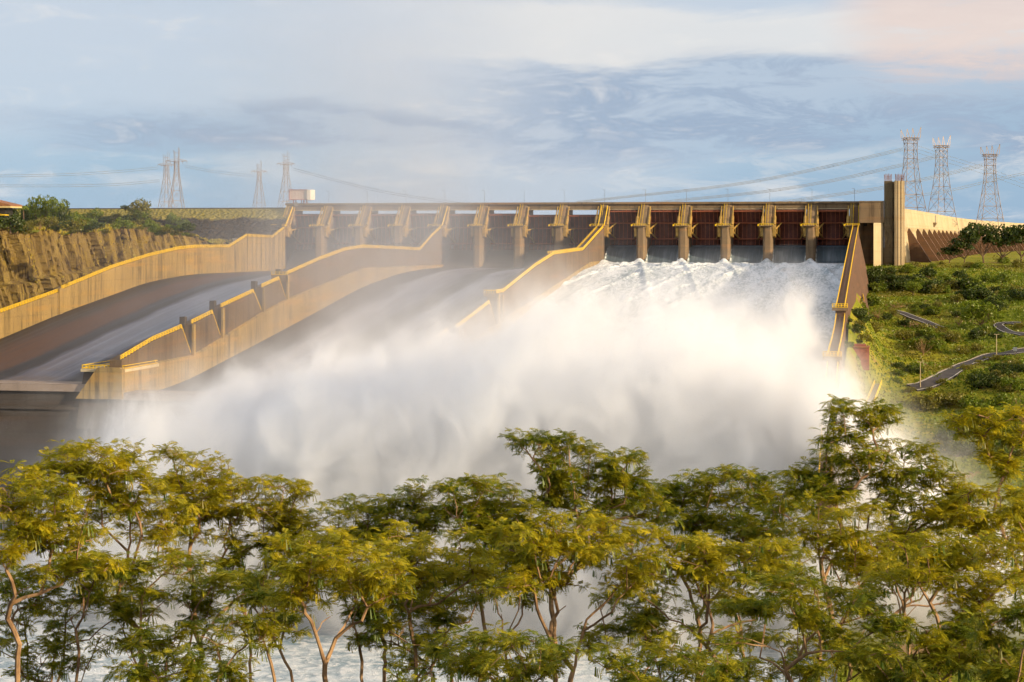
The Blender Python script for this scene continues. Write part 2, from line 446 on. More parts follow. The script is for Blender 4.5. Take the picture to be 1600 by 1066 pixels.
# -- piers
def pier_profile(zb):
    return [(L + BACK, zb), (L - 1.0, zb), (L - 4.5, zb + 4), (L - 4.5, 7.2), (L + 1.0, 7.4), (L + 3.5, 8.6), (L + 16.0, 20.9), (L + 16.0, 22.3), (L + BACK, 22.3)]
for k in range(15):
    b = MB(); x1 = PX[k]; x0 = x1 - PW
    pf = pier_profile(-24); pc = [(y + (1.5 if i in (1, 2, 3) else 1.0 if i in (4, 5, 6, 7) else 0), z) for i, (y, z) in enumerate(pf)]
    b.loft([[(x, y, z) for y, z in q_] for x, q_ in ((x0, pc), (x0 + 1.2, pf), (x1 - 1.5, pf), (x1, pc))])
    # bearing block for the trunnion on the right side of the pier (and on the left)
    pr = b.build('pier', MATS['concrete'], sp)
    for xa_, xb_, ok in ((x1, x1 + 1.9, k < 14), (x0 - 1.5, x0, k > 0)):
        if not ok: continue
        t = MB(); t.prism([(L - 3.2, 1.0), (L - 3.8, 6.4), (L + 2.6, 8.3), (L + 5.5, 4.0), (L + 1.5, .2)], xa_, xb_)
        t.build('bearing_block', MATS['orange steel'], pr)
    # hoist cylinder housings leaning up the right side
    for xx, sg, ok in ((x1, 1, k < 14), (x0, -1, k > 0)):
        if not ok: continue
        t = MB(); t.tube([(xx + sg * .8, L + 3.0, 7.9), (xx + sg * .8, L + 3.4, 8.3), (xx + sg * .8, L + 8.0, 13.2), (xx + sg * .8, L + 8.2, 13.4), (xx + sg * .7, L + 14.5, 19.8)], [1.2, 1.0, .95, .5, .45], 8)
        t.build('hoist', MATS['orange steel'], pr)
    # service platform with rail at the nose and stair up the sloping front
    t = MB()
    t.box(x0 - 2.4, x1 + .6, L - 6.0, L + .9, 7.25, 7.6)
    t.build('platform', MATS['concrete'], pr)
    t = MB(); yy = L - 5.9
    for zz in (8.1, 8.75): t.tube([(x0 - 2.3, yy, zz), (x1 + .5, yy, zz)], .11, 4)
    for i in range(7):
        xx = x0 - 2.3 + (x1 - x0 + 2.8) * i / 6; t.tube([(xx, yy, 7.6), (xx, yy, 8.8)], .1, 4)
    t.box(x0 - 3.2, x0 - 2.5, L - 6.2, L - 4.4, 7.3, 8.5)
    for xx in (x0 + .9, x0 + 2.6):
        t.tube([(xx, L + .8, 8.6), (xx, L + 3.2, 9.6), (xx, L + 15.8, 22.0)], .11, 5)
    for i in range(12):
        f = i / 11; t.tube([(x0 + .9, L + 3.3 + 12.4 * f, 8.7 + 12.2 * f), (x0 + .9, L + 3.3 + 12.4 * f, 9.8 + 12.2 * f)], .09, 4)
    t.build('stair_rail', MATS['yellow paint'], pr)
    t = MB(); t.tube([(x0 + 3, L + 17, 22.3), (x0 + 3, L + 17, 30.5)], .11, 5); t.tube([(x0 + 3, L + 17, 30.4), (x0 + 1.9, L + 16.3, 30.6)], .09, 4)
    t.box(x0 + 1.4, x0 + 2.1, L + 16, L + 16.5, 30.5, 30.7)
    lp = t.build('lamp_post', MATS['cable metal'])
    tag(lp, None, 'lamp post', 'thin lamp posts along the spillway deck')
    lp['label'] = ('slim lamp post on the deck above the left end pier' if k == 0 else 'slim lamp post on the deck at the right end pier, by the tall tower' if k == 14 else
                   'slim lamp post on the spillway deck, above the %s pier from the left' % ['', 'second', 'third', 'fourth', 'fifth', 'sixth', 'seventh', 'eighth', 'ninth', 'tenth', 'eleventh', 'twelfth', 'thirteenth', 'fourteenth'][k])

# -- deck, front beam, rear beam (leaving the slot of sky behind closed gates)
xa, xb = PX[0] - PW - .2, PX[14] + .2
for k in range(14):
    b = MB(); u0 = PX[k] + .003; u1 = PX[k + 1] - PW - .003
    b.box(u0, u1, L + 16.6, L + 17.8, 18.6, 21.2)
    b.build('deck_beam', MATS['concrete'], sp)
    b = MB(); b.box(u0, u1, L + 16.9, L + 17.5, 17.75, 18.5)
    for i in range(4): b.box(u0 + 2 + i * 4.6, u0 + 5 + i * 4.6, L + 16.6, L + 16.88, 18.0, 18.4)
    b.build('beam_ledge', MATS['pale concrete'], sp)
b = MB(); b.box(xa, xb, L + 15.2, L + 27, 21.4, 22.0); b.box(xa, xb, L + 15.2, L + 15.6, 22.0, 22.7); b.box(xa, xb, L + 26.6, L + 27, 22.0, 22.7)
b.build('deck', MATS['concrete'], sp)
b = MB(); b.box(xa, xb, L + 30, L + BACK - 1, 18.0, 22.2)
b.build('rear_bridge', MATS['concrete'], sp)
b = MB()
for k in range(14):
    u0, u1 = PX[k] + .003, PX[k + 1] - PW - .003; z0 = 18.0 if k < 8 else 18.0
    b.box(u0, u1, L + 18, L + 20, 18.55, 21.3)
b.build('girder', MATS['dark opening'], sp)

# -- sills below the gates (ogee blocks), one for each chute group
for c, (k0, k1) in enumerate(((0, 4), (4, 8), (8, 14))):
    for k in range(k0, k1):
        b = MB(); u0, u1 = PX[k] + .003, PX[k + 1] - PW - .003
        fz = floor_z(c, 0)
        prof = [(L + BACK, -9.5), (L + 26, -7.6), (L + 20, -7.2), (L + 15, -8.0), (L + 9, -11.0), (L + 3, -15.3), (L - 3, fz - .1 + 1.0), (L - 10, fz + .15), (L - 14, fz - .3), (L - 14, -30), (L + BACK, -30)]
        b.prism(prof, u0, u1)
        b.build('sill', MATS['dark concrete'], sp)

# -- radial gates
def make_gate(k, closed):
    X0, X1 = PX[k] + .35, PX[k + 1] - PW - .35
    yc, zc, Rg = L + 1.5, 4.6, 19.0
    z0, z1 = (-7.6, (15.6, 15.6, 15.6, 15.7, 15.5, 15.5, 14.7, 14.7)[k]) if closed else (-4.6, 17.6)
    g = MB(); cols = []; n = 14
    a0 = math.asin((z0 - zc) / Rg); a1 = math.asin((z1 - zc) / Rg)
    def P(x, a, r): return (x, yc + r * math.cos(a), zc + r * math.sin(a))
    for i in range(n + 1):
        a = a0 + (a1 - a0) * i / n; cols.append([P(X0, a, Rg), P(X1, a, Rg), P(X1, a, Rg + .3), P(X0, a, Rg + .3)])
    g.loft(cols)
    gt = g.build('gate', MATS['gate plate'], sp, True)
    r = MB(); nr = 8
    for j in range(nr):
        x = X0 + .5 + (X1 - X0 - 1.0) * j / (nr - 1)
        cc = []
        for i in range(n + 1):
            a = a0 + (a1 - a0) * i / n; cc.append([P(x - .16, a, Rg - .02), P(x + .16, a, Rg - .02), P(x + .16, a, Rg - .75), P(x - .16, a, Rg - .75)])
        r.loft(cc)
    r.build('rib', MATS['gate rib paint'], gt)
    h = MB()
    for f, d in ((.16, 1.3), (.62, 1.3), (.985, .8)):
        a = a0 + (a1 - a0) * f
        h.loft([[P(x, a - .017, Rg - .78), P(x, a + .017, Rg - .78), P(x, a + .017, Rg - d - .6), P(x, a - .017, Rg - d - .6)] for x in (X0, X1)])
    h.build('girder', MATS['gate rib paint'], gt)
    for side in (-1, 1):
        xs = X0 + .4 if side < 0 else X1 - .4
        ar = MB()
        xe = xs - side * 3.6
        for f in (.16, .62):
            a = a0 + (a1 - a0) * f
            ar.tube([(xs, yc, zc), P(xe, a, Rg - 1.7)], [.62, .42], 6)
        aa, ab = a0 + (a1 - a0) * .16, a0 + (a1 - a0) * .62
        for f in (.45, .75):
            p1 = np.array([xs, yc, zc]) * (1 - f) + np.array(P(xe, aa, Rg - 1.7)) * f
            p2 = np.array([xs, yc, zc]) * (1 - f) + np.array(P(xe, ab, Rg - 1.7)) * f
            ar.tube([p1, p2], .22, 5)
        ar.tube([(xs - .5, yc, zc), (xs + .5, yc, zc)], 1.2, 10)
        ar.build('arm', MATS['orange steel'], gt)
    return gt
for k in range(14): make_gate(k, k < 8)

# ------------------------------------------------------------------ chutes
for c in range(3):
    k0, k1 = WALLS[c], WALLS[c + 1]
    xl = PX[k0] + .002; xr = PX[k1] - PW + (2.0 if c < 2 else 1.0)
    b = MB(); n = 90; cols = []
    for (s, z) in smooth_prof(c, -8, 499, n):
        cols.append([(xl + (xr - xl) * j / 6, L - s, z) for j in range(7)])
    b.strip(cols)
    zb = -74
    b.add([(xl, L + 8, zb), (xr, L + 8, zb), (xr, L - 499, zb), (xl, L - 499, zb)], [(0, 1, 2, 3)])
    zl = floor_z(c, 499)
    if c < 2:
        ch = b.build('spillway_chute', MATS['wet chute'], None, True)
        e = MB(); e.box(xl, xr, L - 511, L - 499.01, zl - 2.4, zl + .35); e.build('lip', MATS['lip concrete'], ch)
        e = MB(); e.box(xl, xr, L - 509.5, L - 470, -128, zl - 2.41)
        e.box(xl, xr, L - 510.4, L - 509.5, zl - 9.2, zl - 8.2)
        e.build('end_sill', MATS['dark concrete'], ch)
    else:
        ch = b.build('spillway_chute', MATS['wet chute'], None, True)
        e = MB(); e.box(xl, xr, L - 505, L - 470, -128, zl - .05); e.build('end_sill', MATS['dark concrete'], ch)
    tag(ch, ['wide wet brown and blue streaked chute on the left, ending in a pale lip', 'middle spillway chute, wet and streaked, half lost in drifting mist',
             'right spillway chute running full of white water'][c], 'chute')

# ------------------------------------------------------------------ chute walls
def prof_px(pts, X):
    """picture points on the plane x = X -> (distance downstream, height)"""
    out = []
    for (px, py) in pts:
        p = at_X(px, py, X); out.append((L - p[1], p[2]))
    return out
def rail_along(b, pts, x, h=1.6, dx=.0, step=2.6, r=.18):
    """pts: list of (s,z) ; guard rail of two bars and posts"""
    for hh in (h, h * .64, h * .28): b.tube([(x, L - s, z + hh) for s, z in pts], r, 4)
    for (s0, z0), (s1, z1) in zip(pts[:-1], pts[1:]):
        d = math.hypot(s1 - s0, z1 - z0); n = max(1, int(d / step))
        for i in range(n):
            f = i / n; s = s0 + (s1 - s0) * f; z = z0 + (z1 - z0) * f
            b.box(x - .14, x + .14, L - s - .2, L - s + .2, z, z + h)
def wall_piece(parent, name, pts, X, T, zb, mat, foot=None):
    """vertical plate: top line pts (s,z), right face at X, thickness T, down to foot (function of s) or zb"""
    b = MB()
    top = pts; n = len(pts)
    secs = []
    for s, z in top:
        f = foot(s) if foot else zb
        secs.append([(X - T, L - s, f), (X, L - s, f), (X, L - s, z), (X - T, L - s, z)])
    b.loft(secs)
    return b.build(name, MATS[mat], parent)
def pilaster(parent, s, z, X, zb, w=1.6, out=.9, mat='wall concrete'):
    b = MB(); b.box(X, X + out, L - s - w / 2, L - s + w / 2, zb, z); return b.build('pilaster', MATS[mat], parent)
def dens(pts, step=9):
    o = [pts[0]]
    for a, b_ in zip(pts[:-1], pts[1:]):
        n = max(1, int(abs(b_[0] - a[0]) / step))
        for i in range(1, n + 1): o.append((a[0] + (b_[0] - a[0]) * i / n, a[1] + (b_[1] - a[1]) * i / n))
    return o

# left wall, beside the rock cut
X = XW[0]
w1 = empty('chute_wall', (X, L, -20), 'long tan concrete wall with yellow rail beside the rock cutting', 'retaining wall')
tp = prof_px([(448, 330), (433, 362.5), (426.6, 372), (386, 370), (359, 387), (306, 387.5), (281, 390), (234, 401), (175, 420), (97, 452.5)], X)
tp[0] = (-14, 19.0); tp[1] = (1.5, 6.6)
wall_piece(w1, 'wall', dens(tp), X, 4.5, 0, 'wall concrete', lambda s: floor_z(0, min(max(s, -30), 499)) - 3)
tp2 = prof_px([(96, 456.5), (89, 458), (0, 490)], X)
sl = (tp2[-1][1] - tp2[0][1]) / (tp2[-1][0] - tp2[0][0])
tp2.append((505, tp2[-1][1] + sl * (505 - tp2[-1][0])))
wall_piece(w1, 'wall', dens(tp2), X, 4.5, 0, 'wall concrete', lambda s: floor_z(0, min(s, 499)) - 3)
pilaster(w1, tp2[0][0] + 1, tp[-1][1] + .6, X, floor_z(0, tp2[0][0]) - 1, 4.0, .5)
b = MB(); rail_along(b, tp, X - .5, r=.18); rail_along(b, tp2, X - .5, r=.18); b.build('guard_rail', MATS['yellow paint'], w1)
b = MB()
for i in range(9):
    s = 8 + i * 8.5; b.box(X, X + .12, L - s - .12, L - s + .12, -20, 4)
b.build('joint', MATS['dark concrete'], w1)

# second wall (between left and middle chute): steps at each aeration joint
X = XW[1]
w2 = empty('chute_wall', (X, L, -19), 'stepped concrete wall between the left and the middle chute, its top edge a row of yellow railed notches', 'retaining wall')
ft = lambda s: floor_z(1, min(max(s, -30), 499)) - 2
TK = 4.7
A = prof_px([(689, 325), (680.7, 356), (675.7, 370), (657, 391.5), (620.5, 389.5), (568, 387.5), (540, 392), (500, 407), (452.6, 428.5)], X)
A[0] = (-14, 19.0); A[1] = (1.0, 7.0)
B = prof_px([(447, 468), (437, 437.5), (411, 449.5)], X)
C = prof_px([(409.5, 488), (397, 457.5), (350, 479.5)], X)
D = prof_px([(345.5, 528), (333, 490.5), (303, 505.5)], X)
E = prof_px([(299.5, 556), (285, 513.5), (240, 533), (190, 563)], X)
raw = [A, B, C, D, E]
# lower continuous wall whose top is the ledge running under the notches
ledge = [(-12, -14.0)] + [(A[6][0], A[6][1] - 17)] + [q[0] for q in (B, C, D, E)]
ledge = [(B[0][0] - 130, B[0][1] + 12.5), B[0], C[0], D[0], E[0]]
ledge.append((E[-1][0] + 2, E[-1][1] - 3.0))
ledge = [(-8, floor_z(1, 0) + 1.5)] + ledge
b = MB(); secs = []
for s, z in dens(ledge):
    s2 = min(s, 499); grow = .022 * max(0, s)          # the base thickens downstream
    secs.append([(X - TK - 1.2 - grow, L - s, ft(s2)), (X + 1.0, L - s, ft(s2)), (X + 1.0, L - s, z - .2), (X - .1, L - s, z + .3), (X - TK - .6 - grow * .3, L - s, z + .3)])
b.loft(secs); b.build('base_wall', MATS['wall concrete'], w2)
b = MB()
for i, seg in enumerate(raw):
    nxt = raw[i + 1][0] if i < 4 else None
    pts = list(seg)
    end = pts[-1]
    if nxt: pts.append((nxt[0] - .6, end[1] + (nxt[0] - .6 - end[0]) * (end[1] - pts[-2][1]) / (end[0] - pts[-2][0])))
    dd = dens(pts)
    fl = lambda s: float(np.interp(s, [q[0] for q in ledge], [q[1] for q in ledge])) - .5
    zf = (lambda s: min(fl(s), 99)) if i else (lambda s: fl(s))
    wall_piece(w2, 'wall', [(s, max(z, fl(s) + .2)) for s, z in dd], X, TK, 0, 'shaded concrete', zf)
    rl = pts if i == 0 else pts
    rail_along(b, rl, X - .5, r=.18)
    if nxt:
        pilaster(w2, nxt[0] - 1.2, pts[-1][1], X, floor_z(1, nxt[0]) - 1, 2.4, .9)
        t = MB(); yy = L - nxt[0] + .2; t.box(X - TK - .6, X - TK + 1.6, yy, yy + 2.6, pts[-1][1] - 3, pts[-1][1] + 3.0); t.build('end_post', MATS['dark concrete'], w2)
# platform on the first joint
jp = B[0][0]; zt = A[-1][1]
t = MB(); t.box(X - TK - 2.6, X + .8, L - jp, L - jp + 7, zt - 3.4, zt - .2); t.build('platform', MATS['concrete'], w2)
b.box(X - TK - 2.6, X + .8, L - jp - .1, L - jp + .2, zt + .9, zt + 1.2)
b.box(X - TK - 2.6, X + .8, L - jp - .1, L - jp + .2, zt - .2, zt + .25)
for i in range(5): b.box(X - TK - 2.6 + i * 1.9, X - TK - 2.35 + i * 1.9, L - jp - .1, L - jp + .2, zt, zt + 1.5)
# end block with its flat railed top
s1 = 499; bx0, bx1 = X - 15.5, X + .9
zt = at_D(170, 570, 692)[2]
blk = MB()
blk.loft([[(bx0 - 1.8, L - 512, -70), (bx1 + .0, L - 512, -70), (bx1, L - 509, zt - 2), (bx0, L - 509, zt - 2)],
          [(bx0 - 1.8, L - 478, -70), (bx1, L - 478, -70), (bx1, L - 478, zt - 2), (bx0, L - 478, zt - 2)]])
blk.box(bx0 - 1, bx1 - .2, L - 508.9, L - 480, -128, -70.01)
blk.build('end_block', MATS['dark concrete'], w2)  # dark tone puts the shade of its downstream face into the colour
blk = MB(); blk.box(bx0 - .6, bx1 + .5, L - 510.5, L - 478, zt - 1.99, zt - .9); blk.build('cap', MATS['pale concrete'], w2)
for yy in (L - 510, L - 479):
    for hh in (.3, 1.3): b.tube([(bx0 - .3, yy, zt - .9 + hh), (bx1 + .2, yy, zt - .9 + hh)], .17, 4)
    for i in range(12): b.box(bx0 - .3 + i * 1.45, bx0 - .05 + i * 1.45, yy - .1, yy + .1, zt - .9, zt + .6)
for xx in (bx0 - .3, bx1 + .2):
    for hh in (.3, 1.3): b.tube([(xx, L - 510, zt - .9 + hh), (xx, L - 479, zt - .9 + hh)], .15, 4)
b.build('guard_rail', MATS['yellow paint'], w2)

# third wall (between middle and right chute)
X = XW[2]
w3 = empty('chute_wall', (X, L, -18), 'tall concrete wall with yellow rail between the middle chute and the foaming right chute', 'retaining wall')
ft3 = lambda s: floor_z(2, min(max(s, -30), 500)) - 4
A = prof_px([(938, 330), (929, 359), (912, 391.5), (867, 398), (837.6, 417), (788, 457)], X)
A[0] = (-14, 19.0); A[1] = (1.0, 7.0)
B = prof_px([(775, 507), (765.6, 475), (718, 512)], X)
C = prof_px([(712, 548), (700, 520), (640, 566)], X)
for q in (B, C):
    q[0] = (q[0][0], q[0][1])
ledge = [(-8, floor_z(2, 0) + 3), (60, -14.5)] + [B[0], C[0], (505, C[-1][1] - 16)]
b = MB(); secs = []
for s, z in dens(ledge):
    secs.append([(X - TK - 1.5, L - s, ft3(s)), (X + .7, L - s, ft3(s)), (X + .7, L - s, z - .4), (X, L - s, z + .3), (X - TK - .6, L - s, z + .3)])
b.loft(secs); b.build('base_wall', MATS['wall concrete'], w3)
b = MB()
fl = lambda s: float(np.interp(s, [q[0] for q in ledge], [q[1] for q in ledge])) - .5
for i, seg in enumerate((A, B, C)):
    nxt = (B, C, None)[i]
    pts = list(seg)
    if nxt:
        e = nxt[0]; pts.append((e[0] - 2.5, pts[-1][1] - .1 if i == 0 else pts[-1][1]))
    wall_piece(w3, 'wall', [(s, max(z, fl(s) + .2)) for s, z in dens(pts)], X, TK, 0, 'shaded concrete', fl)
    rail_along(b, pts, X - .5, r=.18)
    if i == 0: rail_along(b, pts[:4], X - TK + .5, r=.1, step=5)
    if nxt:
        pilaster(w3, nxt[0][0] - 3.2, pts[-1][1], X, floor_z(2, nxt[0][0]) - 1, 2.2, .9)
        pilaster(w3, nxt[0][0] - 12.5, pts[-1][1] - 1, X, floor_z(2, nxt[0][0]) - 1, 2.2, .9)
jp = B[0][0] - 2.5; zt = A[-1][1]
for i in range(6): b.box(X - TK - 1.4 + i * 1.1, X - TK - 1.15 + i * 1.1, L - jp - .1, L - jp + .2, zt, zt + 1.8)
b.box(X - TK - 1.4, X + .6, L - jp - .1, L - jp + .2, zt + 1.2, zt + 1.5)
b.build('guard_rail', MATS['yellow paint'], w3)
t = MB(); t.box(X - TK - 1.4, X + .6, L - jp - .4, L - jp + 5, zt - 1.5, zt - .1); t.build('platform', MATS['concrete'], w3)

# right wall: thin top with a double yellow rail, outer side battered
X = XW[3]
w4 = empty('chute_wall', (X, L, -16), 'right hand spillway wall with twin yellow rails and a brown sloping outer face', 'retaining wall')
pts = [(-14, 19.0), (1.0, 7.0), (30, 4.8), (175, -5.2), (445, -26.0)]
pts2 = [(446, -29.5), (470, -32.5), (500, -34.5), (560, -37.0)]
pts3 = [(561, -40.0), (600, -48), (650, -66)]
for q in (pts, pts2, pts3):
    b = MB(); secs = []
    for s, z in dens(q):
        fb = max(0, min(1, s / 40)) * .22 if s > 0 else 0
        zb = -40 if s < 60 else -75; h = z - zb
        fb *= max(0, 1 - max(0, s - 330) / 120)
        secs.append([(X - 3.8, L - s, zb), (X + fb * h, L - s, zb), (X, L - s, z), (X - 3.8, L - s, z)])
    b.loft(secs); b.build('wall', MATS['brown concrete'], w4)
b = MB()
for xx in (X - .3, X - 3.5):
    for q in (pts, pts2, pts3): rail_along(b, q, xx, h=1.3, r=.14)
for q in ((446, -26), (561, -37)):
    for i in range(6): b.tube([(X - 4.9 + i * 1.12, L - q[0] - .1, q[1]), (X - 4.9 + i * 1.12, L - q[0] - .1, q[1] + 1.4)], .12, 4)
    for hh in (.1, .75, 1.4): b.tube([(X - 4.9, L - q[0] - .1, q[1] + hh), (X + .8, L - q[0] - .1, q[1] + hh)], .14, 4)
b.build('guard_rail', MATS['yellow paint'], w4)
t = MB(); t.box(X - 5, X + .9, L - 446, L - 440, -27.2, -26.1); t.box(X - 5, X + .9, L - 561, L - 555, -38.2, -37.1); t.build('platform', MATS['concrete'], w4)

# ------------------------------------------------------------------ block, tower, curved wing dam
xk = PX[14] + .25
xt0 = Xdam(1381.5); xt1 = Xdam(1413.5)
blk = empty('abutment_block', ((xk + xt0) / 2, L, -16), 'square concrete block with a deep doorway like recess between the spillway and the tower', 'concrete block')
b = MB(); b.box(xk, xt0 - .1, L - 3, L + 26, 9.2, 21.9); b.box(xk, xk + .9, L + 0, L + 26, -22, 9.2)
b.box(xk + .9, xt0 - .1, L + 7, L + 26, -22, 9.19)
b.box(xt0 - .6, xt0 - .1, L - 1.0, L + 6.99, -22, 9.19)
b.build('body', MATS['concrete'], blk)
xs0 = float(at_Y(1365, 380, L - 8)[0])
b = MB(); b.loft([[(xs0, L - 8, z), (xt0 - .7, L - 1.9, z), (xt0 - .7, L + 4, z), (xs0, L + 4, z)] for z in (-22, 9.15)])
b.build('sun_wedge', MATS['pale concrete'], blk)  # protruding wedge, shaped to catch the sun as a bright strip
b = MB(); b.box(xk + 2.4, xk + 4.6, L + 6.7, L + 6.99, 7.2, 8.9); b.build('vent', MATS['dark opening'], blk)
b = MB(); b.box(xk, xt0 - .1, L - 3.4, L + 26, 21.91, 22.5); b.build('parapet', MATS['concrete'], blk)

tw = empty('tower', ((xt0 + xt1) / 2, L - 2, -18), 'tall twin shaft concrete tower with rusty rebar sprouting from its tops', 'tower')
zt = at_Y(1390, 283, L)[2]
wd = xt1 - xt0
b = MB()
b.box(xt0, xt0 + wd * .40, L - 2, L + 16, -20, zt)
b.box(xt0 + wd * .40 + .01, xt0 + wd * .50, L + 1.4, L + 16, -20, zt - .3)
b.loft([[(xt0 + wd * .50 + .01, L + 16, z), (xt0 + wd * .50 + .01, L - 6, z), (xt0 + wd * .62, L - 6, z), (xt1, L - .5, z), (xt1, L + 16, z)] for z in (-20, zt)])
b.build('shaft', MATS['tower concrete'], tw)
b = MB()
for xx in (xt0 + wd * .645, xt0 + wd * .80):
    yf = L - 6 + 5.5 * (xx - xt0 - wd * .62) / (wd * .38); b.box(xx, xx + .45, yf - .12, yf + .6, -20, zt)
b.build('groove', MATS['dark opening'], tw)
b = MB()
for (u0, u1, v0) in ((xt0 + .2, xt0 + wd * .36, L - 1.8), (xt0 + wd * .56, xt1 - .3, L - .2)):
    for i in range(9):
        for v in range(5):
            x = u0 + (u1 - u0) * i / 8; y = v0 + v * 3.0
            if 0 < i < 8 and 0 < v < 4: continue
            q = rnd.uniform(-.12, .12); b.tube([(x, y, zt - .1), (x + q, y, zt + rnd.uniform(3.6, 4.8))], .10, 4)
    for hh in (1.2, 2.4): b.tube([(u0, v0, zt + hh), (u1, v0, zt + hh)], .09, 4)
b.build('rebar', MATS['rebar'], tw)

crest = [at_Z(px, py, 18.2)[:2] for px, py in ((1414, 325), (1430, 328.5), (1455, 333), (1478, 337.5), (1500, 341), (1525, 343.8), (1550, 346), (1600, 349.2), (1660, 351.5))]
crest[0] = np.array([xt1 - 1.5, L + 16.2])
def resample(P, n):
    P = np.array(P); d = np.r_[0, np.cumsum(np.linalg.norm(np.diff(P, axis=0), axis=1))]
    t = np.linspace(0, d[-1], n); return np.stack([np.interp(t, d, P[:, 0]), np.interp(t, d, P[:, 1])], 1), d[-1]
cp, clen = resample(crest, 60)
wg = empty('wing_dam', (float(cp[0][0]), float(cp[0][1]), -17), 'curving pale sunlit dam wall with sloping buttresses, right of the tower', 'dam')
b = MB(); secs = []; buts = []
for i in range(len(cp)):
    a = cp[max(0, i - 1)]; c_ = cp[min(len(cp) - 1, i + 1)]; t_ = (c_ - a) / np.linalg.norm(c_ - a); nn = np.array([t_[1], -t_[0]])
    def q(o, z): return (cp[i][0] + nn[0] * o, cp[i][1] + nn[1] * o, z)
    secs.append([q(-9, -24), q(4.0, -24), q(.6, 3.8), q(1.6, 6.5), q(0, 17.3), q(0, 18.2), q(-9, 18.2)])
    buts.append((cp[i].copy(), t_, nn))
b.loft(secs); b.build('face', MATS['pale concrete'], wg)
b = MB()
for (p0, t_, nn) in buts[1::2]:
    def q(o, z, e): return (p0[0] + nn[0] * o + t_[0] * e, p0[1] + nn[1] * o + t_[1] * e, z)
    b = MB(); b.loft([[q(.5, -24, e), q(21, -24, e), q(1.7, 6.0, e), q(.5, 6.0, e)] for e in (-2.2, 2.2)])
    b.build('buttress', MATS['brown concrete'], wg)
b = MB()
i = 8; p0, t_, nn = buts[9]
def q(o, z, e): return (p0[0] + nn[0] * o + t_[0] * e, p0[1] + nn[1] * o + t_[1] * e, z)
b.loft([[q(1.0, 8.5, e), q(1.2, 7.5, e), q(3.0, 10.6, e), q(3.0, 11.3, e), q(1.0, 11.3, e)] for e in (-6, 6)]); b.build('balcony', MATS['concrete'], wg)
b = MB(); b.tube([q(2.6, 11.3, -5), q(2.6, 16.5, -5)], .25, 5); b.build('pole', MATS['cable metal'], wg)

# ------------------------------------------------------------------ service gantry on the left end of the deck
gx0, gx1 = float(at_Y(447, 300, L + 8)[0]), float(at_Y(480, 300, L + 8)[0])
y0 = L + 4; zb = at_Y(460, 312, L + 8)[2]; zt = at_Y(460, 296, L + 8)[2]
g = empty('gantry_crane', ((gx0 + gx1) / 2, L + 18, 22.3), 'gantry crane, white cabin in a red frame, at the left end of the deck', 'crane')
b = MB(); b.box(gx0, gx1 - 2.8, L + 16, L + 24, zb + .3, zt - .2); b.box(gx1 - 2.4, gx1, L + 15, L + 25, zb, zt)
b.build('cabin', MATS['white panel'], g)
b = MB()
for x in (gx0 - .3, gx1 - 2.7): b.box(x, x + .35, L + 15.6, L + 24.4, zb - .2, zt)
b.box(gx0 - .3, gx1 - 2.35, L + 15.5, L + 16.0, zt - .15, zt + .15); b.box(gx0 - .3, gx1 - 2.35, L + 15.5, L + 16.0, zb - .1, zb + .28)
for i in range(9): b.box(gx0 + 1 + i * 1.0, gx0 + 1.08 + i * 1.0, L + 15.85, L + 15.99, zb + .2, zt - .2)
for x in (gx0 + 1.8, gx0 + 7.2, gx0 + 9.0):
    b.box(x, x + .55, L + 17, L + 17.6, 22.0, zb)
    b.box(x, x + .55, L + 22, L + 22.6, 22.0, zb)
b.build('frame', MATS['red frame'], g)
b = MB(); zz = zb - 2.6
b.box(gx0 - 1.8, gx0 + 12.4, L + 15, L + 15.5, zz, zz + .4)
for x in (gx0 - 2.0, gx0 + 12.2): b.box(x, x + .4, L + 15, L + 15.5, zz, zz + 2.6)
b.tube([(gx0 + 4.5, L + 14.6, zz - .4), (gx0 + 4.5, L + 15.0, zz - .4)], 1.5, 12)
b.box(gx0 + 1.2, gx0 + 7, L + 15.6, L + 20, zz - 1.6, zz + .2)
b.build('hoist', MATS['steel'], g)
# ------------------------------------------------------------------ terrain
def smst(a, b_, x): t = min(1, max(0, (x - a) / (b_ - a))); return t * t * (3 - 2 * t)
XR = XW[3]
PY_ = [250, 420, 520, 600, 650, 700, 780, 860, 950, 1040, 1110, 1140, 1162, 1300, 2600]
PZ_ = [-128, -128, -126, -100, -78, -62, -53.5, -48, -40, -30, -22, -17.5, -15.2, -15, -15]
def Hr(x, y):
    z = float(np.interp(y, PY_, PZ_))
    z += 3.2 * fbm(x * .016, y * .013, 1) * min(1, max(0, (1135 - y) / 60)) + .7 * fbm(x * .09, y * .07, 2) * min(1, max(0, (1130 - y) / 40))
    # terraces
    z += 2.0 * math.sin(y * .052 + x * .014) * min(1, max(0, (1110 - y) / 80))
    bk = math.exp(-(max(0, x - XR) / 9) ** 2) * smst(575, 640, y) * (1 - smst(850, 930, y))
    wt_ = float(np.interp(L - y, [175, 445, 446, 560, 600], [-5.2, -26, -29.5, -37, -48])) - 8
    z = max(z, z + (wt_ - z) * bk)
    z += .055 * max(0, x - 20) * (1 - smst(1000, 1140, y))
    return z
def grid(b, xs, ys, H):
    cols = [[(x, y, H(x, y)) for y in ys] for x in xs]; b.strip(cols)
def hit(px, py, H, d0=500, d1=1180, st=4.0):
    d = ray(px, py); a = d0
    while a < d1:
        p = d * a
        if p[2] < H(p[0], p[1]):
            lo, hi = a - st, a
            for _ in range(8):
                m_ = (lo + hi) / 2; q = d * m_
                if q[2] < H(q[0], q[1]): hi = m_
                else: lo = m_
            return d * hi
        a += st
    return None
b = MB(); grid(b, [XR + 1 + i * 3.2 for i in range(85)], [400 + j * 4.5 for j in range(172)], Hr)
tag(b.build('hillside', MATS['hill grass'], None, True), kind='structure')
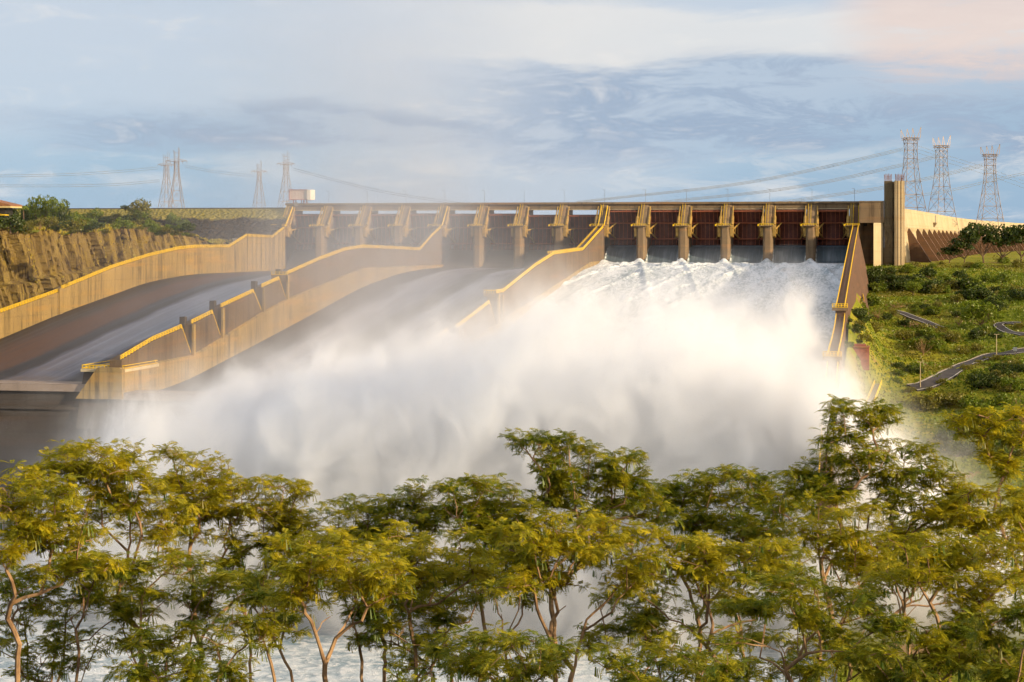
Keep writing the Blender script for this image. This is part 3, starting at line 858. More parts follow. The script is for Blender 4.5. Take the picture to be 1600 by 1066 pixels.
b = MB(); grid(b, [XR + 1 + i * 40 for i in range(22)], [1170 + j * 60 for j in range(30)], lambda x, y: -15.2)
tag(b.build('ground', MATS['hill grass']), kind='structure')

# left bank above the rock cut
XC = XW[0] - 22
def Hl(x, y):
    u = XC - x
    z = 1.5 + 2.6 * fbm(y * .045, 3.3, 1) + float(np.interp(y, [700, 820, 905, 950, 1000, 1060, 1100, 1160], [2.5, 2.0, 1.4, 4.5, 3.0, -2.5, -4.5, -4]))
    k = smst(5, 110, u) * (1 - smst(1050, 1100, y) * .5)
    z += k * (10.0 + 2.5 * fbm(x * .02, y * .02, 4))
    return z + .5 * fbm(x * .12, y * .1, 6)
EY = L + 22
def Hemb(x, y):
    f = smst(0, 1, 0) ; t = min(1, max(0, (EY - y) / 66.0))
    return 19.4 - 26 * t
def HL(x, y):
    return max(Hl(x, y), Hemb(x, y) if y > EY - 66 else -99)
b = MB(); xs = [XC - .5 - 3.0 * i for i in range(40)] + [XC - 120 - 18 * i for i in range(40)]
grid(b, xs, [560 + j * 5 for j in range(121)], Hl)
tag(b.build('bank', MATS['bank grass'], None, True), kind='structure')
# embankment dam running off to the left from the spillway
b = MB(); cols = []
for i in range(330):
    x = XW[0] - 1.2 - (i * 1.7 if i < 200 else 340 + (i - 200) * 12)
    c = [(x, EY + 12, 19.4), (x, EY, 19.4)]
    for j in range(1, 34):
        t = j / 33; y = EY - 66 * t; z = 19.4 - 26 * t
        a = .15 if t < .2 else 1.0
        c.append((x + .6 * nz(x * 1.3, j * 1.7), y + a * 1.1 * nz(x * .83, j * 1.37, 4), z + a * 1.5 * nz(x * .71, j * 1.13, 9)))
    cols.append(c)
b.strip(cols)
emb = tag(b.build('embankment', MATS['rockfill']), 'level topped rockfill embankment with a grassy crest, left of the spillway', 'embankment')
b = MB(); b.box(XW[0] - 1900, XW[0] - 6, EY + 2, EY + 2.5, 19.35, 20.1)
b.build('parapet', MATS['dark concrete'], emb)

# rock cutting
def cliff_top(y): return Hl(XC - 2, y)
def cliffp(y, t):
    """t 0 foot .. 1 top"""
    zt_ = cliff_top(y); zb_ = min(-20.0, -20 - (1000 - y) * .12) if y < 1000 else -20.0
    z = zb_ + (zt_ - zb_) * t
    zl = -13.0 - (950 - y) * .055 if y < 950 else -13.0          # ledge level
    x = XC + 9 * (1 - t) ** 1.0
    if z > zl: x -= 2.6 * smst(0, 1.5, z - zl)
    sh = y + z * .35                                              # joints lean
    c = math.floor(sh / 7.0 + 2.2 * nz(sh * .05, 1.1, z * .02))
    rib = nz(c * 7.77, 2.2 + (1 if z > zl else 4), 5.0)
    fr = abs((sh / 7.0 + 2.2 * nz(sh * .05, 1.1, z * .02)) % 1.0 - .5)
    x += 8.5 * rib + .7 * fbm(y * .2, z * .05, 3) + .28 * fbm(y * .5, z * .5, 8) - (4.5 if fr > .40 else 0) * (nz(c * 3.1, 1.7) > -.1)
    c2 = math.floor(sh / 2.3 + .8 * nz(sh * .2, 3, z * .1)); x += .8 * nz(c2 * 3.3, 1.3, 2.0)
    return (x, y, z)
b = MB(); nt_ = 46
cols = [[cliffp(600 + j * .85, t / nt_) for t in range(nt_ + 1)] + [(XC - 5, 600 + j * .85, cliff_top(600 + j * .85) - .6)] for j in range(612)]
b.strip(cols)
tag(b.build('rock_cliff', MATS['cliff rock']), kind='structure')
# small scree and foot strip between cliff and wall
b = MB(); grid(b, [XW[0] - 4 - i * 2 for i in range(14)], [560 + j * 20 for j in range(28)], lambda x, y: -28 - max(0, (1000 - y)) * .09)
tag(b.build('ground', MATS['bank grass']), kind='structure')

# river and reservoir
b = MB(); b.add([(-3000, 60, -124), (600, 60, -124), (600, 700, -124), (-3000, 700, -124)], [(0, 1, 2, 3)])
tag(b.build('river', MATS['river water']), kind='structure')
b = MB()
rv = [(float(p[0]) - 8, float(p[1]), 13) for p in cp[1:]]
b.strip([[(-30000, p[1], 13), p] for p in [(XR + 10, L + 36, 13)] + rv] + [[(-30000, 3500, 13), (260, 3500, 13)], [(-30000, 30000, 13), (4000, 30000, 13)]])
tag(b.build('reservoir', MATS['gate water']), kind='structure')
# far left land so nothing is empty beyond the bank
# near slope carrying the foreground trees
def Hn(x, y):
    d = math.hypot(x, y)
    return float(np.interp(y, [-60, 0, 12, 40, 60, 90, 160, 330], [0, -2.2, -5, -14, -19, -34, -70, -126])) + .5 * fbm(x * .1, y * .1, 3)
b = MB(); grid(b, [-170 + i * 5 for i in range(60)], [-60 + j * 5 for j in range(79)], Hn)
tag(b.build('slope', MATS['near ground'], None, True), kind='structure')

# ------------------------------------------------------------------ water on the right chute
xl, xr = XW[2] + .72, PX[14] - PW + 1.0
def pier_edges(): return [(PX[k] - PW, PX[k]) for k in range(9, 14)]
xs = np.arange(xl, xr + .5, 1.0); xs[-1] = xr
noses = [PX[k] - PW / 2 for k in range(9, 14)]
def foam_z(x, s):
    z = floor_z(2, min(499, s)) + 2.2
    a = min(1, max(0, (s - 8) / 26))
    z += a * (.20 * fbm(x * .18, s * .04, 2, 4) + .30 * fbm(x * 1.1, s * .34, 5, 4))
    for n_ in noses:
        d = abs(x - n_)
        # tail standing behind the pier and its two oblique waves
        z += 3.0 * math.exp(-(d / 2.6) ** 2) * math.exp(-((s - 12) / 13) ** 2)
        for kk, amp in ((0.15, 2.4), (0.40, 1.7)):
            z += amp * math.exp(-((d - kk * (s - 8)) / 1.5) ** 2) * a * math.exp(-s / 170) * (.6 + .8 * nz(s * .11, n_, kk * 9))
    z += 2.2 * math.exp(-((x - xl) / 4) ** 2) * math.exp(-((s - 16) / 14) ** 2)
    z += 1.0 * math.exp(-((x - xl - .35 * s) / 3) ** 2) * math.exp(-s / 120) * a
    return z
b = MB(); cols = []
sv = list(np.arange(4, 90, 1.1)) + list(np.arange(90, 240, 1.8)) + list(np.arange(240, 500, 3.2))
b.strip([[(x, L - s, foam_z(x, s)) for x in xs] for s in sv])
tag(b.build('foaming_water', MATS['foam water'], None, True), kind='structure')
for k in range(8, 14):
    u0, u1 = PX[k] + .05, PX[k + 1] - PW - .05
    prof = [(L + 26, -3.6), (L + 21, -4.3), (L + 19, -5.0), (L + 14, -5.6), (L + 8, -7.9), (L + 2, -11.3), (L - 3, -14.2), (L - 8, -16.0), (L - 13, -16.9)]
    yy = np.linspace(L + 26, L - 12, 34); P_ = sorted(prof)
    cols = []
    for y in yy:
        z0 = float(np.interp(y, [p[0] for p in P_], [p[1] for p in P_]))
        row = []
        for i in range(27):
            x = u0 + (u1 - u0) * i / 26; e = min(x - u0, u1 - x)
            f = (L + 12 - y) / 24
            side = math.exp(-(e / .8) ** 2) * 2.4 * min(1, max(0, f)) * (1.0 if x < (u0 + u1) / 2 else .8)
            row.append((x, y, z0 + side + .18 * nz(x * 1.1, y * .15, k)))
        cols.append(row)
    b = MB(); b.strip(cols)
    tag(b.build('water', MATS['gate water'], None, True), kind='structure')
    # white curls climbing the pier sides
    for side in (0, 1):
        b = MB(); cols = []
        for y in np.linspace(L + 10, L - 12, 26):
            f = (L + 10 - y) / 22; z0 = float(np.interp(y, [p[0] for p in P_], [p[1] for p in P_]))
            wd = .35 + 1.5 * f ** 1.6; hh = .6 + 2.6 * f ** 1.2 * (1 - .35 * f)
            sgn = 1 if side == 0 else -1; xx = u0 if side == 0 else u1
            row = [(xx + sgn * wd * g, y, z0 + hh * math.cos(g * 1.5) + .35 * nz(y * .7, g * 3, side + k)) for g in np.linspace(0, 1, 6)]
            row.append((xx + sgn * wd, y, z0 - .5)); cols.append(row)
        b.strip(cols)
        tag(b.build('white_water', MATS['crest water'], None, True), kind='structure')
# ------------------------------------------------------------------ plants far away
rs = np.random.RandomState(11)
def leaf_quads(C, size, nrm=None, asp=.6):
    """one small bent-free leaf clump quad at every centre"""
    n = len(C); a = rs.normal(size=(n, 3)); 
    if nrm is not None: a = a * .8 + nrm * 1.0
    a /= np.linalg.norm(a, axis=1)[:, None]
    t = rs.normal(size=(n, 3)); u = np.cross(a, t); u /= np.linalg.norm(u, axis=1)[:, None]; v = np.cross(a, u)
    s = (size * rs.uniform(.6, 1.4, n))[:, None]
    V = np.stack([C - u * s, C - v * s * asp, C + u * s, C + v * s * asp], 1).reshape(-1, 3)
    return V, np.arange(4 * n).reshape(-1, 4)
def crown_mesh(name, mat, nclump, nleaf, size, flat=.7, spread=1.0, low=-.2, rc=(.28, .46), seed=0, up=0.0):
    rs.seed(seed); b = MB(); cs = []
    for i in range(nclump):
        th = rs.uniform(0, 6.283); r = math.sqrt(rs.uniform(0, 1)) * spread * .78
        h = rs.uniform(low, 1) * math.sqrt(max(0.05, 1 - (r / spread) ** 2)) * flat
        cs.append((r * math.cos(th), r * math.sin(th), h + up, rs.uniform(*rc)))
    for (x, y, z, r) in cs:
        d = rs.normal(size=(nleaf, 3)); d /= np.linalg.norm(d, axis=1)[:, None]
        rr = r * rs.uniform(.55, 1.12, nleaf) ** .6
        C = np.array([x, y, z]) + d * rr[:, None] * np.array([1, 1, .72])
        b.batch(*leaf_quads(C, size, d))
    return b.mesh(name, MATS[mat]), cs
def stems_mesh(name, cs, base, mat='bark far', r0=.045, every=1, forky=.35):
    b = MB(); fork = np.array([0, 0, base * (1 - forky)]) if base < 0 else np.array([0, 0, -.3])
    b.tube([(0, 0, base - .15), (0.02, .01, (base + fork[2]) / 2), fork], [r0 * 1.3, r0, r0 * .85], 6)
    for c in cs[::every]:
        e = np.array(c[:3]); m_ = (fork + e) / 2 + np.array([e[0] * .12, e[1] * .12, -.06])
        b.tube([fork, m_, e], [r0 * .6, r0 * .42, r0 * .2], 4)
    return b.mesh(name, MATS[mat])
PROTO = {}
def proto(kind, mat, seed, **k):
    base = k.pop('base', -.35); r0 = k.pop('r0', .045); every = k.pop('every', 2); bm = k.pop('bark', 'bark far')
    cm, cs = crown_mesh('crown', mat, seed=seed, **k)
    PROTO.setdefault(kind, []).append((cm, stems_mesh('trunk', cs, base, bm, r0, every), base))
for s in range(3):
    proto('dark bush', 'shrub leaf dark', 20 + s, nclump=13, nleaf=62, size=.085, flat=.62, low=-.25)
    proto('green bush', 'shrub leaf green', 30 + s, nclump=13, nleaf=60, size=.085, flat=.6, low=-.25)
    proto('olive bush', 'shrub leaf olive', 40 + s, nclump=12, nleaf=52, size=.08, flat=.55, low=-.25)
    proto('round tree', 'shrub leaf green', 50 + s, nclump=22, nleaf=60, size=.075, flat=.85, low=-.6, base=-1.15, r0=.05)
    proto('umbrella tree', 'shrub leaf dark', 60 + s, nclump=26, nleaf=40, size=.062, flat=.42, low=-.12, rc=(.12, .27), base=-.95, r0=.035, every=3)
    proto('thin tree', 'shrub leaf olive', 70 + s, nclump=9, nleaf=26, size=.07, flat=.6, low=-.3, rc=(.2, .34), base=-1.9, r0=.05, every=1)
    proto('leafless tree', 'dry leaf', 80 + s, nclump=22, nleaf=9, size=.045, flat=.8, low=-.4, rc=(.15, .3), base=-1.1, r0=.04, every=1, bark='bark')
NAMES = {'dark bush': 'bush', 'green bush': 'bush', 'olive bush': 'bush', 'round tree': 'tree', 'umbrella tree': 'tree', 'thin tree': 'tree', 'leafless tree': 'tree'}
def plant(kind, p, w, label, group, hk=1.0, sink=.12, cat=None):
    """p ground point, w crown width in metres"""
    cm, tm, base = rnd.choice(PROTO[kind]); r = w / 2
    o = empty(kind.replace(' ', '_'), (p[0], p[1], p[2]), label, cat or NAMES[kind], group)
    o.scale = (r, r * rnd.uniform(.85, 1.15), r * hk); o.rotation_euler = (0, 0, rnd.uniform(0, 6.28))
    h = (-base - sink)
    for nm, me in (('crown', cm), ('trunk', tm)):
        c = bpy.data.objects.new(nm, me); COL.objects.link(c); c.parent = o; c.location = (0, 0, h)
    return o
def plant_px(kind, px, py, wpx, label, group, H=Hr, hk=1.0, d0=520, d1=1240, cat=None):
    p = hit(px, py, H, d0, d1)
    if p is None: return None
    dep = px_of(p)[2]
    return plant(kind, p, wpx * dep / F, label, group, hk, cat=cat)

# -- right hillside: named ones first
G = 'flat topped trees in front of the wing dam'
for i, (px, py, w_, lab) in enumerate(((1484, 411, 40, 'first flat topped dark tree right of the tower, before the buttresses'),
        (1507, 411, 50, 'dark flat topped tree in front of the wing dam, second from the tower'),
        (1536, 411, 70, 'broad flat topped tree in front of the wing dam, third from the tower'),
        (1566, 411, 66, 'broad flat topped tree before the wing dam, fourth from the tower'),
        (1596, 411, 64, 'flat topped tree before the wing dam at the right picture edge'))):
    plant_px('umbrella tree', px, py, w_ * 1.15, lab, G, hk=(.8, 1.05, 1.2, 1.0, 1.25)[i], d0=1000)
plant_px('round tree', 1532, 516, 60, 'large bright green round tree standing above the road junction', None, hk=.85)
plant_px('thin tree', 1556, 470, 13, 'slender tall tree with a bare trunk on the upper right slope', None, hk=1.1)
plant_px('thin tree', 1468, 455, 12, 'slender pale tree on the dark upper slope right of the chute', None, hk=1.0)
plant_px('leafless tree', 1443, 556, 34, 'bare brownish tree standing above the lower road', None, hk=.9)
plant_px('leafless tree', 1372, 500, 26, 'pale leafless tree leaning near the chute wall', None, hk=.8)
plant_px('leafless tree', 1498, 510, 22, 'small pale leafless tree left of the big round green tree', None, hk=.9)
plant_px('leafless tree', 1598, 668, 44, 'pale leafless tree low on the slope at the right picture edge', None, hk=1.3)
plant_px('green bush', 1362, 475, 34, 'bright green bush close to the outer side of the chute wall', None)
plant_px('round tree', 1427, 462, 30, 'leafy light green tree in the middle of the dark upper thicket', None, hk=.8)
ROADS = [[(1398, 487), (1412, 491), (1428, 497), (1448, 505), (1470, 514)], [(1425, 607), (1452, 601), (1475, 589), (1500, 573), (1520, 565), (1548, 557), (1580, 552), (1615, 546)],
         [(1602, 524), (1582, 520), (1566, 514), (1560, 508), (1572, 505), (1590, 506)]]
def near_road(px, py, m_=9):
    for rd in ROADS:
        for (a, b_) in zip(rd[:-1], rd[1:]):
            ax, ay = a; bx, by = b_; t = max(0, min(1, ((px - ax) * (bx - ax) + (py - ay) * (by - ay)) / ((bx - ax) ** 2 + (by - ay) ** 2)))
            if math.hypot(px - ax - t * (bx - ax), (py - ay - t * (by - ay)) * 1.6) < m_: return True
    return False
zones = [  # x0,x1,y0,y1,count,kinds,width,text
    (1425, 1600, 409, 420, 10, ['olive bush', 'green bush'], (12, 22), 'on the grassy terrace at the foot of the wing dam'),
    (1352, 1462, 425, 458, 22, ['dark bush', 'dark bush', 'green bush'], (20, 36), 'in the thicket under the tower'),
    (1462, 1600, 432, 474, 26, ['dark bush', 'dark bush', 'olive bush', 'green bush'], (20, 38), 'in the shaded thicket below the flat topped trees'),
    (1338, 1400, 462, 506, 11, ['green bush', 'dark bush', 'olive bush'], (16, 28), 'between the chute wall and the upper road'),
    (1420, 1520, 476, 500, 10, ['olive bush', 'green bush', 'dark bush'], (12, 24), 'on the bank just above the upper road'),
    (1318, 1345, 492, 545, 14, ['olive bush', 'dark bush', 'green bush'], (12, 20), 'on the narrow strip hugging the lower chute wall'),
    (1336, 1420, 508, 534, 10, ['olive bush', 'dark bush'], (18, 30), 'on the slope over the brick hut'),
    (1420, 1560, 520, 556, 22, ['dark bush', 'olive bush', 'green bush'], (18, 34), 'between the upper and the lower road'),
    (1546, 1600, 478, 500, 6, ['dark bush', 'green bush'], (22, 34), 'above the bend of the far road'),
    (1395, 1450, 576, 598, 9, ['green bush', 'dark bush'], (14, 24), 'on the green bank left of the lower road'),
    (1500, 1600, 572, 626, 20, ['olive bush', 'dark bush', 'green bush'], (18, 36), 'on the bank under the lower road'),
    (1440, 1600, 628, 720, 26, ['dark bush', 'green bush', 'olive bush'], (24, 46), 'low on the slope behind the near tree tops'),
]
for i in range(12): q = rnd.uniform(0, 1); plant_px('olive bush', 1436 + 150 * q, 613 - 56 * min(1, q * 1.5) + 6, rnd.uniform(12, 20), 'small olive bush on the verge just under the lower road', 'bushes on the verge of the lower road')
for (px, py, w_) in ((1398, 492, 20), (1474, 519, 22), (1421, 612, 20), (1594, 513, 20)): plant_px('olive bush', px, py, w_, 'olive bush growing over the end of a road', 'bushes at the road ends')
for (x0, x1, y0, y1, n, kinds, ws, text) in zones:
    for i in range(int(n * .9)):
        for _ in range(20):
            px, py = rnd.uniform(x0, x1), rnd.uniform(y0, y1)
            if not near_road(px, py, 13) and not near_road(px, py - 8, 10) and not (1322 < px < 1368 and 548 < py < 592): break
        k = rnd.choice(kinds)
        plant_px(k, px, py, rnd.uniform(*ws) * 1.2, '%s %s' % ({'dark bush': 'rounded dark green bush', 'green bush': 'rounded bright green bush', 'olive bush': 'rounded olive brown bush'}[k], text), '%ses %s' % (k, text))

# roads
def on_hill(px, py): return hit(px, py, Hr, 520, 1180)
def catmull(P, n=8):
    P = [np.array(p, float) for p in P]; Q = [2 * P[0] - P[1]] + P + [2 * P[-1] - P[-2]]; out = []
    for i in range(1, len(Q) - 2):
        for k in range(n):
            t = k / n; a, b_, c, d = Q[i - 1:i + 3]
            out.append(.5 * ((2 * b_) + (c - a) * t + (2 * a - 5 * b_ + 4 * c - d) * t * t + (3 * b_ - a - 3 * c + d) * t ** 3))
    out.append(P[-1]); return out
for ri, rd in enumerate(ROADS):
    pts = [on_hill(*q) for q in rd]; pts = [p for p in pts if p is not None]
    pts = catmull(pts, 10); wd = (2.4, 3.6, 2.4)[ri]
    nn_ = []; hs = []
    for i, p in enumerate(pts):
        a = pts[max(0, i - 1)]; c = pts[min(len(pts) - 1, i + 1)]; t = (c - a)[:2]; t /= np.linalg.norm(t); n_ = np.array([t[1], -t[0]]); nn_.append(n_)
        hs.append([Hr(p[0] + n_[0] * o, p[1] + n_[1] * o) for o in (-wd, 0, wd)])
    hs = np.array(hs); hp = np.vstack([np.repeat(hs[:1], 6, 0), hs, np.repeat(hs[-1:], 6, 0)])
    hm = np.stack([np.convolve(hp[:, k], np.ones(13) / 13, 'valid') for k in range(3)], 1) + .45
    hm[:, 1] = np.maximum(hm[:, 1], (hm[:, 0] + hm[:, 2]) / 2)
    secs = []; edge = [[], []]; kerb = []
    for i, p in enumerate(pts):
        n_ = nn_[i]
        def g2(o, dz):
            f = min(1, abs(o) / wd); return (p[0] + n_[0] * o, p[1] + n_[1] * o, hm[i][1] * (1 - f) + hm[i][0 if o < 0 else 2] * f + dz)
        secs.append([g2(-wd, 0), g2(0, 0), g2(wd, 0), g2(wd, -1.2), g2(-wd, -1.2)])
        for e, s in ((0, -1), (1, 1)): edge[e].append([g2(s * (wd - .55), .05), g2(s * (wd - .25), .05)] if s > 0 else [g2(-wd + .25, .05), g2(-wd + .55, .05)])
        kerb.append([g2(-wd - .4, -1.2), g2(-wd - .4, .12), g2(-wd - .01, .12), g2(-wd - .01, -1.2)])
    b = MB(); b.loft(secs); r_ = b.build('road', MATS['asphalt']); tag(r_, kind='structure')
    for e in (0, 1):
        b = MB(); b.strip(edge[e]); b.build('edge_line', MATS['road paint'], r_)
    if ri == 1: b = MB(); b.loft(kerb); b.build('kerb', MATS['kerb stone'], r_)

# brick hut, lamp posts, sign, stairs
p = on_hill(1344, 556); dep = px_of(p)[2]; m_ = dep / F
h = empty('brick_hut', tuple(p), 'small red brick hut with a flat roof on the slope beside the chute end', 'hut')
b = MB(); b.box(p[0] - 14 * m_, p[0] + 14 * m_, p[1] - 6, p[1] + 2, p[2] - 5, p[2] + 14 * m_); b.build('wall', MATS['brick'], h)
b = MB(); b.box(p[0] - 14.8 * m_, p[0] + 14.8 * m_, p[1] - 6.5, p[1] + 2.4, p[2] + 14.01 * m_, p[2] + 15.6 * m_); b.build('roof', MATS['roof tile'], h)
b = MB(); b.box(p[0] - 9 * m_, p[0] + 9 * m_, p[1] - 4.5, p[1] - 1, p[2] + 15.61 * m_, p[2] + 19 * m_); b.build('roof_vent', MATS['brick'], h)
for (px, y0, y1, lab) in ((1438, 607, 566, 'pale lamp post beside the lower end of the road'), (1557, 562, 523, 'pale lamp post beside the lower road, near the junction')):
    p = on_hill(px, y0); dep = px_of(p)[2]; hh = (y0 - y1) * dep / F
    o = empty('lamp_post', tuple(p), lab, 'lamp post', 'lamp posts along the lower road')
    b = MB(); b.tube([(p[0], p[1], p[2] - .5), (p[0], p[1], p[2] + hh)], [.24, .15], 6); b.build('pole', MATS['pale concrete'], o)
    b = MB(); b.tube([(p[0] - 1.2, p[1], p[2] + hh + .2), (p[0], p[1], p[2] + hh), (p[0] + 1.2, p[1], p[2] + hh + .2)], .13, 5); b.build('arm', MATS['pale concrete'], o)
p = on_hill(1586, 556)
o = empty('road_sign', tuple(p), 'small dark sign on a post next to the lower road', 'sign')
b = MB(); b.tube([(p[0], p[1], p[2] - .3), (p[0], p[1], p[2] + 2.4)], .09, 5); b.build('post', MATS['steel'], o)
b = MB(); b.box(p[0] - .9, p[0] + .9, p[1] - .12, p[1] - .05, p[2] + 2.0, p[2] + 3.6); b.build('panel', MATS['cable metal'], o)
def stair(a, c, label, wd=1.6, steps=20):
    a = np.array(a); c = np.array(c)
    o = empty('staircase', tuple(c), label, 'stairs')
    b = MB()
    for s_ in (-wd / 2, wd / 2):
        for hh in (.1, 1.2): b.tube([a + [s_, 0, hh], c + [s_, 0, hh]], .16, 4)
        for i in range(steps + 1):
            q = a + (c - a) * i / steps; b.tube([q + [s_, 0, 0], q + [s_, 0, 1.2]], .11, 4)
    b.build('handrail', MATS['yellow paint'], o)
    b = MB()
    for i in range(steps * 2):
        q = a + (c - a) * i / (steps * 2); b.box(q[0] - wd / 2, q[0] + wd / 2, q[1] - .3, q[1] + .3, q[2] - .1, q[2])
    b.build('step', MATS['steel'], o)
def st_px(a, c, label, off=.6, wd=1.6):
    p = on_hill(*a); q = on_hill(*c)
    if p is not None and q is not None: stair(p + [0, 0, off], q + [0, 0, off], label, wd)
st_px((1372, 612), (1359, 645), 'steep yellow railed stair dropping into the spray right of the chute', 3.0, 2.6)
st_px((1340, 424), (1341.5, 440), 'short yellow railed stair high beside the right chute wall', .6)
st_px((1344, 458), (1347, 472), 'short yellow railed stair halfway down beside the right chute wall', .6)

# grass on the hillside
def tufts(pts, hmin, hmax, wd, mat, name, tilt=.35):
    n = len(pts); P = np.array(pts, float); b = MB()
    a = rs.uniform(0, 6.283, n); u = np.stack([np.cos(a), np.sin(a), 0 * a], 1) * (wd * rs.uniform(.6, 1.5, n))[:, None]
    up = np.stack([rs.normal(0, tilt, n), rs.normal(0, tilt, n), np.ones(n)], 1) * rs.uniform(hmin, hmax, n)[:, None]
    V = np.stack([P - u - [0, 0, .1], P + u - [0, 0, .1], P + u * .5 + up, P - u * .3 + up * .8], 1).reshape(-1, 3)
    b.batch(V, np.arange(4 * n).reshape(-1, 4)); o = b.build(name, MATS[mat]); tag(o, kind='stuff'); return o
pts = []; pts2 = []
for i in range(60000):
    x = rnd.uniform(XR + 4, XR + 135); y = 560 + 590 * rnd.random() ** .8
    px, py, _ = px_of((x, y, Hr(x, y)))
    if px > 1680 or near_road(px, py, 6): continue
    g = nz(x * .03, y * .03, 5)
    (pts2 if g > .12 else pts).append((x, y, Hr(x, y)))
tufts(pts, .3, .9, .45, 'shrub leaf green', 'grass'); tufts(pts2, .3, .8, .4, 'shrub leaf olive', 'grass')

# ------------------------------------------------------------------ left bank
def on_left(px, py, d0=700): return hit(px, py, HL, d0, 1240, 3.0)
def palm(p, h_, r_, label):
    o = empty('palm_tree', tuple(p), label, 'palm tree')
    b = MB(); b.tube([p - [0, 0, .5], p + [.1 * h_ * .3, 0, h_ * .5], p + [0, 0, h_]], [.34, .26, .22], 6); b.build('trunk', MATS['bark far'], o)
    b = MB(); top = p + [0, 0, h_]
    for i in range(15):
        a = i * 2.4 + .3; e = rnd.uniform(.0, 1.1); pr = None
        for k in range(7):
            t = k / 6; q = top + np.array([math.cos(a) * r_ * t, math.sin(a) * r_ * t, r_ * (e * t - (.55 + e) * t * t)])
            if pr is not None:
                sd_ = np.array([-math.sin(a), math.cos(a), 0]) * (.11 * r_); dn = np.array([0, 0, -.10 * r_])
                b.add([pr, q, q + sd_ + dn, pr + sd_ + dn], [(0, 1, 2, 3)]); b.add([pr, q, q - sd_ + dn, pr - sd_ + dn], [(0, 1, 2, 3)])
            pr = q
    b.build('crown', MATS['shrub leaf green'], o)
def put_left(kind, px, py, w_, label, group=None, hk=1.0, d0=840):
    p = on_left(px, py, d0)
    if p is None: return
    return plant(kind, p, w_ * px_of(p)[2] / F, label, group, hk)
def put_sky(kind, px, ytop, w_, D, label, group=None):
    p = at_D(px, 340, D); p[2] = HL(p[0], p[1]); base = PROTO[kind][0][2]
    top = at_D(px, ytop, D)[2]; r = w_ * D / F / 2; nat = r * (-base - .12 + (.95 if 'round' in kind else .7))
    return plant(kind, p, w_ * D / F, label, group, max(.4, (top - p[2]) / nat))
p = at_D(36, 338, 925); p[2] = HL(p[0], p[1]); hh = at_D(36, 322, 925)[2] - p[2]; palm(p, hh, 9.5 * 925 / F, 'palm tree among the dark trees on the left skyline')
put_sky('round tree', 64, 303, 34, 960, 'tall thin crowned dark tree on the left skyline, right of the palm')
put_sky('round tree', 90, 306, 34, 950, 'tall dark tree with an airy crown, rightmost of the skyline trees at left')
put_sky('dark bush', 50, 318, 34, 975, 'dark bush behind the palm tree')
put_sky('dark bush', 76, 320, 34, 985, 'dark bush between the two tall skyline trees')
put_sky('dark bush', 101, 322, 24, 940, 'dark bush at the right foot of the tall skyline trees')
put_sky('dark bush', 14, 319, 38, 930, 'dark bush right under the tiled roof at the left edge')
put_left('dark bush', 16, 358, 46, 'large dark green bush below the yellow eaves at the left edge', None, 1.1, 800)
put_left('green bush', 112, 334, 18, 'bright green bush right of the tall skyline trees', None, 1.1)
put_left('green bush', 148, 341, 30, 'round yellow green tree on the bank below the embankment', None, 1.1)
put_left('olive bush', 72, 356, 44, 'wide olive bush in the middle of the bank', None, .9)
put_left('leafless tree', 62, 361, 18, 'pale leafless forked tree on the edge of the bank', None, 1.0)
put_left('olive bush', 112, 362, 56, 'wide brownish bush on the rim of the rock cutting', None, .8)
put_left('thin tree', 176, 358, 16, 'thin tree with a small flat crown on the rim of the cutting', None, .7)
put_left('round tree', 218, 352, 34, 'leafy green tree before the embankment, below the lone crest tree', None, .8)
put_left('green bush', 190, 356, 40, 'broad light green bush left of the leafy green tree', None, .8)
p = at_D(214, 327, 1215); p[2] -= 2.0; plant('olive bush', p, 50 * 1215 / F, 'lone wide crowned tree standing on the embankment crest left of the first pylons', None, 1.0, cat='tree')
p = at_D(196, 327, 1215); plant('dark bush', p, 16 * 1215 / F, 'small dark bush at the left foot of the crest tree', None, .9)
for i, (px, py, w_, k) in enumerate(((130, 345, 26, 'green bush'), (168, 348, 26, 'dark bush'), (240, 355, 24, 'olive bush'), (258, 358, 20, 'green bush'), (40, 352, 30, 'green bush'), (150, 358, 30, 'dark bush'),
        (95, 348, 34, 'dark bush'), (205, 345, 24, 'olive bush'), (228, 344, 22, 'dark bush'), (278, 366, 18, 'olive bush'), (300, 370, 16, 'olive bush'), (285, 358, 16, 'green bush'), (40, 366, 22, 'olive bush'), (250, 368, 22, 'dark bush'), (180, 340, 18, 'olive bush'), (125, 354, 26, 'green bush'))):
    put_left(k, px, py, w_, 'low %s among the shrubs on the left bank' % k, '%ses on the left bank' % k, .85)
for i in range(46):
    px = rnd.uniform(0, 300); k = rnd.choice(['green bush', 'olive bush', 'dark bush', 'green bush'])
    put_left(k, px, 345 + rnd.uniform(0, 22) + max(0, px - 240) * .1, rnd.uniform(12, 30), 'low %s among the shrubs on the left bank' % k, '%ses on the left bank' % k, rnd.uniform(.8, 1.15))
pts = []
for i in range(9000):
    y = rnd.uniform(740, 1120); x = XC - 1.5 - abs(rnd.gauss(0, 2.2)) + (rnd.random() < .25) * rnd.uniform(0, 2.0)
    if nz(y * .05, 3, 1) < -.25 and rnd.random() < .6: continue
    q = cliffp(y, 1.0); pts.append((q[0] + .6 - abs(rnd.gauss(0, 2.6)), y, q[2] - .5))
tufts(pts, .7, 2.1, .42, 'dry grass', 'dry_grass')
pts = []
for i in range(9000):
    x = XC - 3 - 150 * rnd.random(); y = rnd.uniform(760, 1130)
    pts.append((x, y, Hl(x, y)))
tufts(pts, .4, 1.2, .4, 'shrub leaf green', 'grass')
